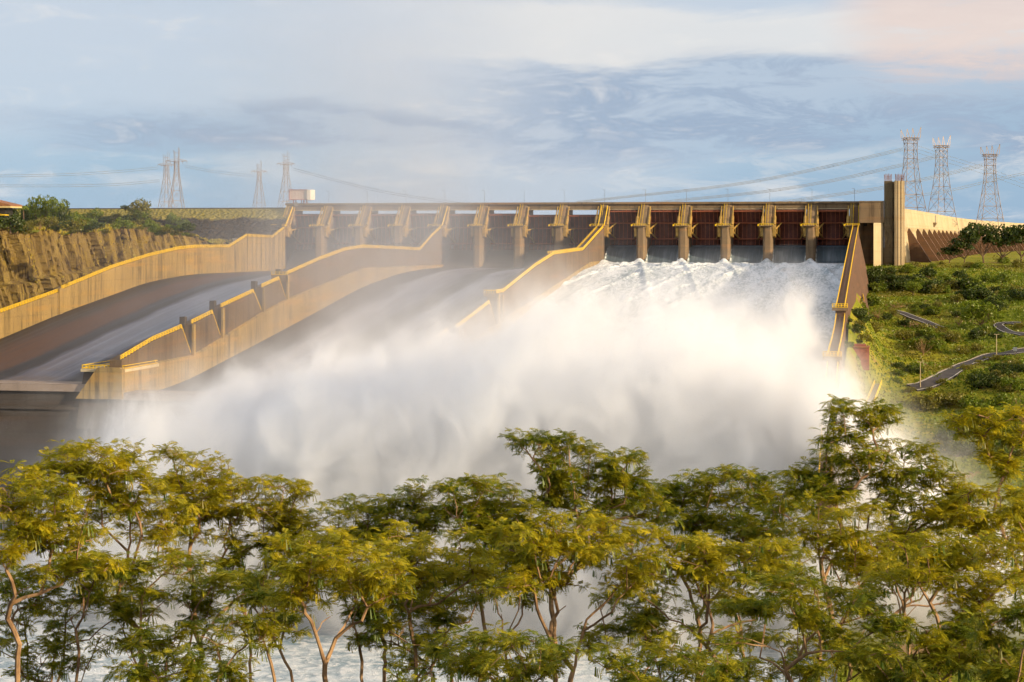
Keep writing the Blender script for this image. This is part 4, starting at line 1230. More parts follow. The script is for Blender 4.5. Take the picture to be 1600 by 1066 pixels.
# grass hanging in the cracks and on the ledge of the rock face
pts = []
for i in range(5200):
    j = rnd.uniform(0, 600); t = rnd.random(); y = 600 + j * .85
    q = cliffp(y, t)
    zl = -13.0 - (950 - y) * .055 if y < 950 else -13.0
    onledge = abs(q[2] - zl) < 1.2
    if onledge or nz(y * .06, q[2] * .03, 7) > .24: pts.append((q[0] + .2, q[1], q[2]))
tufts(pts, .4, 1.1, .3, 'dry grass', 'dry_grass', .6)

# house at the left edge: two roofs one above the other
d = 905.0
p = at_D(4, 337, d)
h = empty('house', tuple(p), 'house with tiled roofs and cream eaves cut by the left picture edge', 'house')
m_ = d / F
def bx(b, x0, x1, y0, y1, dz0, dz1): b.box(p[0] + x0, p[0] + x1, p[1] + y0, p[1] + y1, dz0, dz1)
z1 = at_D(4, 322, d)[2]; z0 = at_D(4, 337, d)[2]
b = MB(); b.loft([[(p[0] - 16, p[1] + y, z1), (p[0] + 5.0, p[1] + y, z1), (p[0] + 4.0, p[1] + y, z1 + .7), (p[0] - 7, p[1] + y, z1 + 3.2), (p[0] - 16, p[1] + y, z1 + 3.4)] for y in (-1, 12)]); b.build('roof', MATS['roof tile'], h)
b = MB(); b.box(p[0] - 16, p[0] + 4.6, p[1] - .9, p[1] + 11.5, z1 - .9, z1 - .01); b.build('eave', MATS['cream wall'], h)
b = MB(); b.box(p[0] - 16, p[0] + .5, p[1] + 1.5, p[1] + 10, z0 - 6, z1 - .91); b.build('wall', MATS['dark opening'], h)
b = MB(); b.loft([[(p[0] - 16, p[1] + y, z0), (p[0] + 3.4, p[1] + y, z0), (p[0] + 2.9, p[1] + y, z0 + .5), (p[0] - 16, p[1] + y, z0 + 1.7)] for y in (-4, 1.4)]); b.build('lower_roof', MATS['yellow paint'], h)
# white kiosk behind the left wall
p = at_X(368, 386, XW[0] - 9)
k = empty('kiosk', tuple(p), 'little white cabin behind the yellow rail of the left chute wall', 'cabin')
m_ = px_of(p)[2] / F
b = MB(); b.box(p[0] - 4.4 * m_, p[0] + 4.4 * m_, p[1], p[1] + 3, p[2] - 4, p[2] + 12 * m_); b.build('wall', MATS['white panel'], k)
b = MB(); b.box(p[0] - 5 * m_, p[0] + 5 * m_, p[1] - .3, p[1] + 3.3, p[2] + 12.02 * m_, p[2] + 13.2 * m_); b.build('roof', MATS['white panel'], k)

# ------------------------------------------------------------------ pylons and lines
def pylon(px, ytop, ybase, D, rot, label, group, kind=0, wk=1.0):
    base = at_D(px, ybase, D); H_ = (ybase - ytop) * D / F
    o = empty('pylon', tuple(base), label, 'pylon', group); o.rotation_euler = (0, 0, rot)
    def add(b, nm):
        c = bpy.data.objects.new(nm, b.mesh(nm, MATS['tower steel'])); COL.objects.link(c); c.parent = o
    if kind == 0: lv = [(-.12, .16), (.0, .142), (.14, .12), (.28, .098), (.42, .078), (.56, .062), (.66, .055), (.75, .052), (.82, .054), (.88, .062)]
    else: lv = [(-.12, .13), (.0, .115), (.16, .092), (.32, .070), (.48, .05), (.60, .036), (.70, .034), (.78, .034)]
    lv = [(a * H_, c * H_ * wk) for a, c in lv]
    r_ = (.0034 if kind == 0 else .0040) * H_
    b = MB()
    cs = [(-1, -1), (1, -1), (1, 1), (-1, 1)]
    for (sx, sy) in cs: b.tube([(sx * w_, sy * w_, z) for z, w_ in lv], r_ * 1.0, 4)
    for (z0, w0), (z1, w1) in zip(lv[:-1], lv[1:]):
        for i in range(4):
            a = cs[i]; c = cs[(i + 1) % 4]
            b.tube([(a[0] * w0, a[1] * w0, z0), (c[0] * w1, c[1] * w1, z1)], r_ * .55, 3)
            b.tube([(c[0] * w0, c[1] * w0, z0), (a[0] * w1, a[1] * w1, z1)], r_ * .55, 3)
            b.tube([(a[0] * w1, a[1] * w1, z1), (c[0] * w1, c[1] * w1, z1)], r_ * .6, 3)
    add(b, 'lattice_body')
    zt, wt = lv[-1]
    b = MB()
    if kind == 0:
        hw = .088 * H_
        for y in (-wt * .6, wt * .6):
            for z in (zt - .022 * H_, zt): b.tube([(-hw, y, z), (hw, y, z)], r_ * .9, 4)
            n = 8
            for i in range(n): b.tube([(-hw + 2 * hw * i / n, y, zt - .022 * H_ * (i % 2)), (-hw + 2 * hw * (i + 1) / n, y, zt - .022 * H_ * ((i + 1) % 2))], r_ * .5, 3)
    else:
        hw = .16 * H_
        for s_ in (-1, 1):
            for y in (-wt, wt): b.tube([(0, y, zt - .02 * H_), (s_ * hw, 0, zt)], r_ * .8, 4); b.tube([(0, y, zt + .03 * H_), (s_ * hw, 0, zt)], r_ * .6, 4)
            b.tube([(s_ * hw, 0, zt), (s_ * hw, 0, zt - .045 * H_)], r_ * .9, 4)
            b.tube([(s_ * hw * .6, 0, zt), (s_ * hw * .6, 0, zt - .045 * H_)], r_ * .9, 4)
    add(b, 'crossarm')
    b = MB()
    if kind == 0:
        for (x0, x1, z1, k_) in ((-hw, -hw * 1.25, .965, 1), (hw, hw * 1.3, 1.0, 1), (-hw * .35, -hw * .45, .975, .8), (hw * .3, hw * .25, .985, .8)):
            for dx in (-.018 * H_, .018 * H_): b.tube([(x0 + dx, 0, zt), (x1, 0, z1 * H_)], r_ * 1.1, 3)
    else:
        for (sx, sy, z1) in ((-1, -1, .93), (1, -1, .97), (1, 1, 1.0), (-1, 1, .95)):
            b.tube([(sx * wt, sy * wt, zt), (sx * wt * 1.15, sy * wt, z1 * H_)], r_ * .8, 4)
        for z in (.84, .9): b.tube([(-wt, -wt, z * H_), (wt, -wt, z * H_), (wt, wt, z * H_), (-wt, wt, z * H_), (-wt, -wt, z * H_)], r_ * .6, 3)
    add(b, 'horns')
    return o
G1 = 'pylons beyond the wing dam'
pylon(1423, 198, 345, 1480, .35, 'tall lattice pylon with forked top, nearest to the tower', G1)
pylon(1471, 211, 350, 1600, .5, 'lattice pylon in the middle of the three right of the tower', G1, 0, .9)
pylon(1547, 225, 360, 1700, .2, 'lattice pylon farthest right, above the curved wall', G1, 0, 1.0)
G2 = 'pylons beyond the embankment'
pylon(260, 237, 330, 1700, .9, 'left and shorter one of the crossed pair of pylons over the embankment', G2, 1, .95)
pylon(276, 229, 330, 1640, .6, 'right and taller one of the crossed pair of pylons over the embankment', G2, 1, .95)
pylon(405, 250, 330, 1900, .7, 'lone smaller pylon between the pylon pair and the gantry crane', G2, 1, .95)
pylon(447, 235, 330, 1750, .75, 'hazy pylon just behind the gantry crane', G2, 1, 1.0)
def cable(pts, D0, D1, label, group, r=.17):
    n = len(pts); q = []
    for i, (x, y) in enumerate(pts): q.append(at_D(x, y, D0 + (D1 - D0) * i / (n - 1)))
    b = MB(); b.tube(catmull(q, 8), r, 4)
    tag(b.build('power_line', MATS['cable metal']), label, 'power line', group)
GL = 'power lines running from the right pylons over the spillway'
runs = [([(900, 315), (1000, 304), (1100, 293), (1189, 280), (1300, 257), (1411, 231)], 'topmost'), ([(1000, 318), (1067, 311), (1200, 297), (1302, 280), (1400, 258), (1465, 242)], 'middle'),
        ([(1180, 320), (1260, 309), (1382, 291), (1462, 274), (1535, 256)], 'lowest')]
for pts, nm in runs:
    for k, dy in enumerate((0, 2.2, 4.2)):
        cable([(x, y + dy * (.6 + .4 * (x - 900) / 500)) for x, y in pts], 1350, 1560, 'dark sagging wire of the %s bundle above the open gates' % nm, GL + ', %s bundle' % nm)
for k, dy in enumerate((0, 3)):
    cable([(1416, 307 + dy), (1480, 297 + dy), (1536, 284 + dy), (1620, 265 + dy)], 1500, 1700, 'wire crossing low behind the three pylons towards the right edge', GL + ', low pair')
for k, dy in enumerate((0, 5, 11)):
    cable([(1434, 228 + dy), (1480, 243 + dy), (1540, 262 + dy), (1620, 290 + dy)], 1490, 1750, 'thin wire falling from the first pylon to the right edge', GL + ', falling wires', .12)
GM = 'power lines on the left sky'
for k, dy in enumerate((0, 3)):
    cable([(-40, 274 + dy), (90, 272 + dy), (180, 267 + dy), (247, 261 + dy)], 1500, 1690, 'upper faint wire from the left edge to the pylon pair', GM + ', upper pair', .15)
    cable([(-40, 289 + dy), (100, 289 + dy), (180, 287 + dy), (250, 281 + dy)], 1500, 1690, 'lower faint wire from the left edge to the pylon pair', GM + ', lower pair', .15)
    cable([(288, 258 + dy), (330, 266 + dy), (370, 271 + dy), (398, 273 + dy)], 1650, 1890, 'faint wire between the pylon pair and the lone pylon', GM + ', short span', .13)
    cable([(459, 263 + dy), (550, 287 + dy), (613, 301 + dy), (720, 317 + dy)], 1750, 1500, 'wire sinking from the hazy pylon to the deck', GM + ', sinking span', .15)
# ------------------------------------------------------------------ foreground feathery trees
rs = np.random.RandomState(5)
def frond_template(L0=.34, n=8, droop=.5, seed=0):
    """bipinnate leaf along +x: pairs of thin drooping leaflets on a bending rachis"""
    r_ = np.random.RandomState(seed); V = []; 
    for i in range(n):
        t = (i + .8) / n; x = L0 * t; z = -droop * L0 * t * t
        pl = L0 * .42 * math.sin(math.pi * min(1, .18 + t * .80)) + .03
        for s in (-1, 1):
            ang = math.radians(56 - 22 * t + r_.uniform(-9, 9)); w_ = .019
            dx, dy = math.cos(ang), math.sin(ang) * s
            tip = np.array([x + pl * dx, pl * dy, z - .30 * pl * r_.uniform(.4, 1.6)])
            b0 = np.array([x, 0, z]); mid = (b0 + tip) / 2 + [0, 0, .012]
            nrm = np.array([-dy, dx, 0]) * w_
            V += [b0, mid - nrm, tip, mid + nrm]
    V += [np.array([0, 0, 0]), np.array([L0 * .5, -.005, -droop * L0 * .25]), np.array([L0, 0, -droop * L0]), np.array([L0 * .5, .005, -droop * L0 * .25])]
    return np.array(V)
FR = [frond_template(.36, 8, d_, s) for s, d_ in enumerate((.25, .5, .8, .4))]
def rot_z(a): c, s = math.cos(a), math.sin(a); return np.array([[c, -s, 0], [s, c, 0], [0, 0, 1]])
def rot_y(a): c, s = math.cos(a), math.sin(a); return np.array([[c, 0, s], [0, 1, 0], [-s, 0, c]])
def rot_x(a): c, s = math.cos(a), math.sin(a); return np.array([[1, 0, 0], [0, c, -s], [0, s, c]])
def cluster_template(seed, n=11):
    r_ = np.random.RandomState(seed); out = []
    for i in range(n):
        f = FR[r_.randint(4)] * r_.uniform(.75, 1.2)
        a = i * 2.4 + r_.uniform(-.4, .4); e = r_.uniform(-.55, .85)
        M_ = rot_z(a) @ rot_y(-e) @ rot_x(r_.uniform(-.5, .5))
        st = r_.uniform(-.05, .28) * np.array([math.cos(a) * .3, math.sin(a) * .3, .5])
        out.append(f @ M_.T + st + np.array([math.cos(a), math.sin(a), 0]) * .04)
    return np.concatenate(out)
CT_ = [cluster_template(100 + i) for i in range(10)]
def pod_template(seed):
    r_ = np.random.RandomState(seed); V = []
    for i in range(5):
        a = r_.uniform(0, 6.28); o = np.array([math.cos(a), math.sin(a), 0]) * r_.uniform(.02, .12); l = r_.uniform(.14, .28); w_ = .018
        u = np.array([math.cos(a + 1.3), math.sin(a + 1.3), 0]) * w_; e = o * 1.7 + np.array([0, 0, -l])
        V += [o - u * .5, o + u * .5, e + u, e - u]
    return np.array(V)
PD = [pod_template(200 + i) for i in range(6)]
def crown_from(centres, mat, scale=1.0, name='crown'):
    b = MB(); groups = {}
    for i in range(len(centres)): groups.setdefault(rs.randint(10), []).append(i)
    for g, idx in groups.items():
        T = CT_[g]; C = centres[idx]; n = len(C); a = rs.uniform(0, 6.283, n); s = scale * rs.uniform(.5, .92, n)
        ca, sa = np.cos(a) * s, np.sin(a) * s
        X = T[None, :, 0] * ca[:, None] - T[None, :, 1] * sa[:, None]; Y = T[None, :, 0] * sa[:, None] + T[None, :, 1] * ca[:, None]; Z = T[None, :, 2] * s[:, None]
        V = np.stack([X, Y, Z], 2) + C[:, None, :]
        V = V.reshape(-1, 3); b.batch(V, np.arange(len(V)).reshape(-1, 4))
    return b.mesh(name, MATS[mat])
def pods_from(centres, name='seed_pods'):
    b = MB()
    for c in centres:
        V = PD[rs.randint(6)] * rs.uniform(.8, 1.2) + c; b.batch(V, np.arange(len(V)).reshape(-1, 4))
    return b.mesh(name, MATS['pod'])

def grow(base, attractors, hub_r, seed, lean=.35):
    """greedy limb skeleton: every attractor joins the nearest suitable node, radii by the pipe rule"""
    r_ = np.random.RandomState(seed)
    nodes = [np.array(base, float)]; par = [-1]; ln = [0.0]
    order = list(range(6)) + sorted(range(6, len(attractors)), key=lambda i: np.linalg.norm(attractors[i] - nodes[0]))
    tips = []
    for i in order:
        A_ = attractors[i]; P_ = np.array(nodes); d = A_ - P_; dist = np.linalg.norm(d, axis=1)
        up = d[:, 2] / (dist + 1e-6)
        cost = dist * (1.25 - .45 * np.clip(up, -.5, 1)) + .18 * np.array(ln) + (P_[:, 2] > A_[2] - .05) * 1.6
        j = int(np.argmin(cost)); 
        p0 = nodes[j]; seg = max(2, int(dist[j] / .32)); dv = A_ - p0
        # leave steeply, then flatten out: branches of an umbrella crown
        c1 = p0 + np.array([dv[0] * .28, dv[1] * .28, dv[2] * .42]) + r_.normal(0, .05, 3) * dist[j]
        c2 = p0 + np.array([dv[0] * .66, dv[1] * .66, dv[2] * .78]) + r_.normal(0, .05, 3) * dist[j]
        last = j
        for k in range(1, seg + 1):
            t = k / seg; q = (1 - t) ** 3 * p0 + 3 * (1 - t) ** 2 * t * c1 + 3 * (1 - t) * t * t * c2 + t ** 3 * A_
            if k < seg: q = q + r_.normal(0, .022, 3)
            nodes.append(q); par.append(last); ln.append(ln[last] + dist[j] / seg); last = len(nodes) - 1
        tips.append(last)
    rad = np.zeros(len(nodes))
    for i in tips: rad[i] += hub_r ** 2.3
    for i in range(len(nodes) - 1, 0, -1):
        rad[par[i]] += rad[i] if par[i] >= 0 else 0
    rad = np.maximum(rad, (hub_r * .8) ** 2.3) ** (1 / 2.3)
    # chains
    kids = {}
    for i in range(1, len(nodes)): kids.setdefault(par[i], []).append(i)
    b = MB(); stack = [(0, None)]
    while stack:
        s, p = stack.pop(); chain = [s]
        if p is not None: chain = [p, s]
        cur = s
        while cur in kids:
            ks = sorted(kids[cur], key=lambda q: -rad[q])
            for o in ks[1:]: stack.append((o, cur))
            cur = ks[0]; chain.append(cur)
        rr = [rad[c] for c in chain]
        if p is not None: rr[0] = min(rr[0], rr[1] * 1.25)
        b.tube([nodes[c] for c in chain], rr, 6 if rr[0] > .05 else 4)
    return b, nodes

def fore_tree(name, D, basepx, pads, label, cat, mat='feather leaf', dens_=1.0, seed=1, pod=.3, dz=1.4, group=None, thick=.0125):
    """pads: (px, py, half width px, half height px) foliage cushions; D distance"""
    r_ = np.random.RandomState(seed); m_ = D / F
    base = at_D(basepx, 1150, D); base[2] = Hn(base[0], base[1]) - .2
    o = empty(name, tuple(base), label, cat, group)
    att = []; cen = []; pods = []
    extra = []
    for (px, py, rw, rh) in pads:
        if py < 700: continue
        for _ in range(1):
            extra.append((px + r_.uniform(-48, 48), py + r_.uniform(16, 52), rw * r_.uniform(.55, .95), rh * r_.uniform(.8, 1.5)))
    pads = [(a, b_, c * r_.uniform(.8, 1.15), d * 1.25) for a, b_, c, d in pads] + extra
    for (px, py, rw, rh) in pads:
        dd = D + r_.uniform(-dz, dz); c = at_D(px, py, dd); rw_ = rw * m_; rh_ = rh * m_; rd = max(rw_ * .8, .5)
        n = max(12, int(dens_ * 33.0 * (rw_ * rd) ** .9 * (.45 + rh_)))
        for i in range(n):
            a = r_.uniform(0, 6.283); q = math.sqrt(r_.uniform(0, 1)); 
            h = math.sqrt(max(0, 1 - q * q)) * r_.uniform(-.55, 1.0) * rh_ - .15 * q * rh_
            # ragged edge
            k = 1 + .34 * r_.normal(); h += .12 * r_.normal()
            cen.append(c + np.array([math.cos(a) * q * rw_ * k, math.sin(a) * q * rd * k, h]))
        k = max(3, int(n * .11))
        for i in range(k):
            a = r_.uniform(0, 6.283); q = math.sqrt(r_.uniform(0, 1)) * .85
            att.append(c + np.array([math.cos(a) * q * rw_, math.sin(a) * q * rd, r_.uniform(-.3, .25) * rh_]))
        for i in range(int(n * pod * .9)):
            a = r_.uniform(0, 6.283); q = math.sqrt(r_.uniform(0, 1)); pods.append(c + np.array([math.cos(a) * q * rw_, math.sin(a) * q * rd, r_.uniform(-.9, .5) * rh_]))
    # limbs fork low and spread before they reach the crown
    xs_ = sorted(p_[0] for p_ in pads); yl = max(p_[1] for p_ in pads); y0_ = 1120
    fork = at_D(basepx + .25 * (sum(xs_) / len(xs_) - basepx), yl + (y0_ - yl) * r_.uniform(.45, .65), D)
    mids = [fork]
    for q_ in (.05, .28, .5, .72, .95):
        tx = xs_[int(q_ * (len(xs_) - 1))]; fx = px_of(fork)[0]
        mids.append(at_D(fx + (tx - fx) * r_.uniform(.5, .7), yl + (px_of(fork)[1] - yl) * r_.uniform(.15, .45), D + r_.uniform(-.8, .8)))
    tb, nodes = grow(base, mids + att, thick, seed)
    NN = np.array(nodes)
    cen = np.array(cen)
    # thin twigs out to the leaf clusters
    for i in r_.choice(len(cen), min(len(cen), int(len(cen) * .45)), replace=False):
        j = int(np.argmin(np.linalg.norm(NN - cen[i], axis=1)))
        if np.linalg.norm(NN[j] - cen[i]) < 1.3:
            mid = (NN[j] + cen[i]) / 2 + r_.normal(0, .04, 3); tb.tube([NN[j], mid, cen[i]], [.014, .010, .006], 3, False)
    for nm, me in (('trunk', tb.mesh('trunk', MATS['bark'])), ('crown', crown_from(cen, mat)), ('seed_pods', pods_from(pods) if pods else None)):
        if me is None: continue
        c = bpy.data.objects.new(nm, me); COL.objects.link(c); c.parent = o; c.location = -Vector(base)
        if nm == 'seed_pods': c['kind'] = 'stuff'
    return o
def fill(px0, px1, ytop, ybot, n, rw, rh, seed, top=None):
    """loose pads inside a dome-shaped outline"""
    r_ = random.Random(seed); out = []
    cx = (px0 + px1) / 2; hw = (px1 - px0) / 2
    for i in range(n):
        u = -0.92 + 1.84 * (i + .5) / n + r_.uniform(-.12, .12); x = cx + hw * u
        yt = ytop + (ybot - ytop) * .42 * abs(u) ** 2.2
        y = yt + rh[1] + (ybot - yt) * (r_.random() ** 1.5) * .8
        out.append((x, y, r_.uniform(*rw), r_.uniform(*rh)))
    return out
T = fore_tree
T('feathery_tree', 50, 20, [(28, 752, 42, 20), (5, 765, 34, 18), (60, 800, 50, 20), (110, 800, 40, 18), (20, 830, 40, 20), (75, 840, 46, 20), (130, 838, 36, 18), (95, 770, 30, 14)] ,
  'bright yellow green feathery tree at the left picture edge', 'tree', 'feather leaf', 1.0, 1, .3)
T('feathery_tree', 60, 230, [(105, 705, 36, 14), (150, 712, 44, 16), (195, 712, 40, 14), (85, 735, 28, 12), (130, 742, 46, 16), (185, 748, 50, 18), (230, 755, 44, 18), (160, 780, 50, 18), (215, 800, 56, 20), (250, 830, 44, 18), (60, 742, 20, 9), (270, 790, 30, 16)],
  'tall feathery tree left of centre whose crown tops the left skyline', 'tree', 'feather leaf', 1.0, 2, .3)
T('feathery_tree', 63, 300, [(262, 712, 30, 10), (300, 728, 40, 13), (335, 735, 34, 12), (290, 760, 44, 18), (340, 765, 46, 18), (385, 762, 40, 12), (430, 762, 40, 12), (465, 768, 26, 9), (400, 790, 50, 18), (350, 805, 50, 20), (310, 800, 40, 18), (440, 800, 40, 16), (480, 820, 40, 18)],
  'feathery tree reaching from the left third towards the middle with long level sprays', 'tree', 'feather leaf', .95, 3, .3)
T('feathery_tree', 50, 500, [(455, 850, 44, 22), (500, 845, 50, 22), (545, 858, 50, 22), (585, 870, 46, 20), (520, 885, 50, 20), (470, 890, 40, 18), (610, 895, 40, 18), (560, 905, 44, 18)],
  'bright feathery tree in the lower centre left, lit golden on top', 'tree', 'feather leaf', 1.0, 4, .35)
T('feathery_tree', 68, 600, [(530, 800, 34, 13), (575, 790, 36, 14), (612, 782, 34, 14), (648, 770, 30, 11), (600, 815, 44, 18), (650, 812, 44, 18), (690, 800, 36, 16), (560, 835, 40, 16)],
  'darker feathery tree standing behind the centre left', 'tree', 'feather leaf green', 1.0, 5, .2)
T('feathery_tree', 66, 760, [(700, 765, 34, 15), (735, 758, 38, 15), (775, 768, 38, 15), (720, 795, 44, 18), (770, 800, 46, 18), (815, 790, 40, 16), (755, 830, 46, 18), (810, 830, 40, 18)],
  'dark green feathery tree just left of the highest central tree', 'tree', 'feather leaf green', 1.05, 6, .25)
T('feathery_tree', 58, 850, [(812, 690, 22, 7), (845, 693, 26, 9), (878, 692, 28, 9), (905, 705, 30, 10), (945, 722, 26, 9), (985, 716, 20, 8), (865, 715, 26, 9), (890, 738, 40, 14), (935, 745, 44, 14), (975, 752, 40, 14), (900, 775, 50, 18), (950, 785, 52, 18), (1000, 780, 40, 16), (870, 755, 26, 12)],
  'highest central feathery tree with a spray reaching out to the left against the white mist', 'tree', 'feather leaf green', .95, 7, .3, .9)
T('feathery_tree', 52, 900, [(830, 815, 44, 18), (880, 820, 50, 20), (930, 830, 50, 20), (790, 838, 36, 16), (860, 850, 50, 20), (915, 862, 50, 18), (965, 850, 46, 18), (1005, 838, 40, 16), (820, 870, 36, 14), (1010, 870, 40, 14)],
  'golden lit feathery tree at the centre with thick orange limbs below', 'tree', 'feather leaf', 1.0, 8, .35)
T('feathery_tree', 55, 640, [(620, 842, 44, 18), (665, 860, 46, 18), (700, 880, 44, 16), (640, 890, 40, 16), (730, 855, 36, 14)],
  'low golden feathery tree between the centre left crowns', 'tree', 'feather leaf', 1.0, 18, .35)
T('feathery_tree', 64, 1080, [(1040, 765, 30, 12), (1075, 760, 34, 14), (1110, 750, 38, 13), (1150, 748, 40, 13), (1190, 752, 38, 13), (1090, 780, 46, 18), (1140, 780, 50, 18), (1190, 785, 46, 18), (1230, 778, 36, 15), (1120, 815, 50, 20), (1170, 820, 50, 20), (1065, 800, 36, 16)],
  'wide feathery tree right of centre, its level top dark against the mist', 'tree', 'feather leaf green', 1.05, 9, .25)
T('feathery_tree', 53, 1130, [(1060, 850, 46, 20), (1105, 860, 46, 20), (1150, 870, 44, 18), (1030, 885, 40, 18), (1085, 895, 44, 18), (1200, 855, 40, 18), (1240, 870, 40, 18)],
  'golden feathery tree right of centre standing on pale forked stems', 'tree', 'feather leaf', 1.0, 10, .35)
T('feathery_tree', 59, 1280, [(1312, 638, 22, 7), (1345, 645, 26, 8), (1385, 642, 18, 6), (1372, 660, 22, 7), (1310, 668, 20, 7), (1335, 682, 26, 8), (1290, 690, 20, 7), (1375, 700, 40, 13), (1420, 704, 40, 13), (1345, 715, 36, 13), (1455, 725, 34, 12), (1300, 722, 30, 11), (1395, 735, 50, 16), (1340, 745, 50, 16), (1440, 752, 44, 15), (1480, 745, 30, 12), (1270, 745, 36, 13), (1250, 770, 30, 12)],
  'highest tree on the right with a small lone spray rising above its broad crown', 'tree', 'feather leaf green', .95, 11, .3, .9)
T('feathery_tree', 56, 1330, [(1300, 790, 44, 16), (1345, 800, 44, 16), (1280, 820, 44, 16), (1330, 835, 44, 18), (1380, 850, 44, 18), (1300, 870, 44, 18), (1350, 890, 46, 18)],
  'lower golden tree under the broad right crown, long pale limbs rising to the right', 'tree', 'feather leaf', .8, 12, .3)
T('feathery_tree', 62, 1640, [(1496, 658, 16, 6), (1522, 648, 24, 8), (1556, 664, 24, 8), (1590, 650, 24, 9), (1535, 682, 20, 6), (1578, 690, 22, 7), (1508, 672, 16, 5), (1600, 672, 20, 8), (1545, 712, 12, 4), (1575, 725, 14, 5)],
  'sparse tree at the right edge with pale bare limbs against the spray', 'tree', 'feather leaf', .75, 13, .2, .8)
T('feathery_tree', 58, 1450, [(1500, 772, 36, 13), (1540, 770, 38, 13), (1580, 775, 34, 14), (1470, 790, 36, 13), (1520, 800, 44, 16), (1565, 810, 40, 16), (1600, 800, 30, 16), (1440, 810, 36, 14)],
  'feathery tree on the right whose long limb crosses up to the right edge', 'tree', 'feather leaf', .9, 14, .25)
T('feathery_tree', 48, 1480, [(1430, 850, 46, 18), (1480, 862, 50, 20), (1540, 862, 50, 20), (1590, 850, 44, 20), (1410, 895, 46, 20), (1460, 905, 50, 20), (1520, 915, 50, 20), (1580, 905, 50, 20)],
  'dense feathery tree filling the lower right', 'tree', 'feather leaf', 1.0, 15, .35)
T('feathery_tree', 47, 1230, [(1210, 915, 50, 18), (1270, 918, 50, 18), (1320, 932, 50, 18), (1250, 955, 50, 18), (1370, 950, 50, 18), (1180, 950, 40, 16)],
  'low dark green feathery tree in front of the forked stems, lower right of centre', 'tree', 'feather leaf green', .9, 16, .25)
# shaded lower storey
LOW = [(60, 45, 8, [(20, 905), (70, 900), (120, 895), (165, 905), (40, 950), (110, 955), (15, 1010), (80, 1015), (150, 1000)], 'dark undergrowth tree in the lower left corner'),
       (57, 230, 8, [(210, 880), (260, 890), (310, 880), (240, 930), (290, 935), (200, 960), (340, 910)], 'shaded low tree beneath the tall left crown'),
       (50, 300, 6, [(230, 1000), (290, 990), (340, 1005), (380, 975), (300, 1040), (230, 1050), (360, 1050)], 'dark low tree at the bottom edge, left of the centre gap'),
       (56, 640, 6, [(640, 940), (690, 955), (740, 930), (600, 980), (660, 1000)], 'thin low tree in the bottom gap left of centre'),
       (46, 820, 8, [(700, 1010), (760, 1000), (820, 1005), (870, 1015), (730, 1045), (800, 1050), (650, 1040)], 'low spreading tree along the bottom edge at the centre'),
       (60, 980, 8, [(960, 935), (1010, 930), (1050, 945), (980, 975), (1040, 985), (930, 985)], 'deep shaded tree behind the forked stems right of centre'),
       (45, 1040, 8, [(960, 1035), (1020, 1025), (1080, 1030), (1130, 1045), (1060, 1060), (980, 1062)], 'low green tree along the bottom edge right of centre'),
       (52, 1240, 8, [(1180, 1000), (1240, 1005), (1300, 1000), (1210, 1040), (1280, 1045), (1340, 1020)], 'dark low tree at the bottom edge in the right half'),
       (46, 1420, 8, [(1390, 980), (1440, 985), (1500, 975), (1380, 1025), (1450, 1030), (1520, 1025), (1410, 1060)], 'dark leafy tree along the bottom edge towards the right corner'),
       (44, 1580, 8, [(1560, 970), (1600, 960), (1560, 1015), (1600, 1030), (1540, 1050)], 'dark green tree in the lower right corner'),
       (54, 430, 5, [(420, 905), (455, 930), (400, 940)], 'small shaded tree left of the bottom gap'),
       (70, 1360, 8, [(1390, 800), (1430, 790), (1480, 830), (1400, 850), (1530, 840), (1580, 870), (1350, 850)], 'dark back tree showing through the right crowns')]
STEM = [(58, 120, [(95, 880), (130, 865), (150, 890)], 'slim forked tree near the left corner, behind the bright edge tree'),
        (63, 390, [(380, 860), (420, 850), (360, 880)], 'slim tree with bare crossing stems left of the first bottom gap'),
        (61, 455, [(430, 880), (470, 870), (500, 905)], 'slender many stemmed tree in the first bottom gap'),
        (57, 560, [(540, 925), (580, 930), (610, 915)], 'slim tree with thin upright stems just right of the first bottom gap'),
        (60, 700, [(690, 905), (720, 890), (750, 900)], 'slim forked tree in the wide gap left of the centre'),
        (64, 790, [(770, 880), (800, 865), (830, 885)], 'slender tree with bare lower limbs at the right end of the wide gap'),
        (59, 1170, [(1150, 905), (1185, 890), (1210, 900)], 'slim pale stemmed tree right of centre, between the golden crowns'),
        (61, 1420, [(1400, 870), (1430, 840), (1450, 860)], 'slim tree with long bare limbs below the broad right crown')]
for i, (D, bpx, ps, lab) in enumerate(STEM):
    T('feathery_tree', D, bpx, [(x, y, 30, 13) for x, y in ps], lab, 'tree', 'feather leaf green', .6, 70 + i, .3, 1.8)
for i, (D, bpx, n, ps, lab) in enumerate(LOW):
    T('feathery_tree', D, bpx, [(x, y, 42, 17) for x, y in ps], lab, 'tree', 'feather leaf green', .6, 40 + i, .3, 1.6)
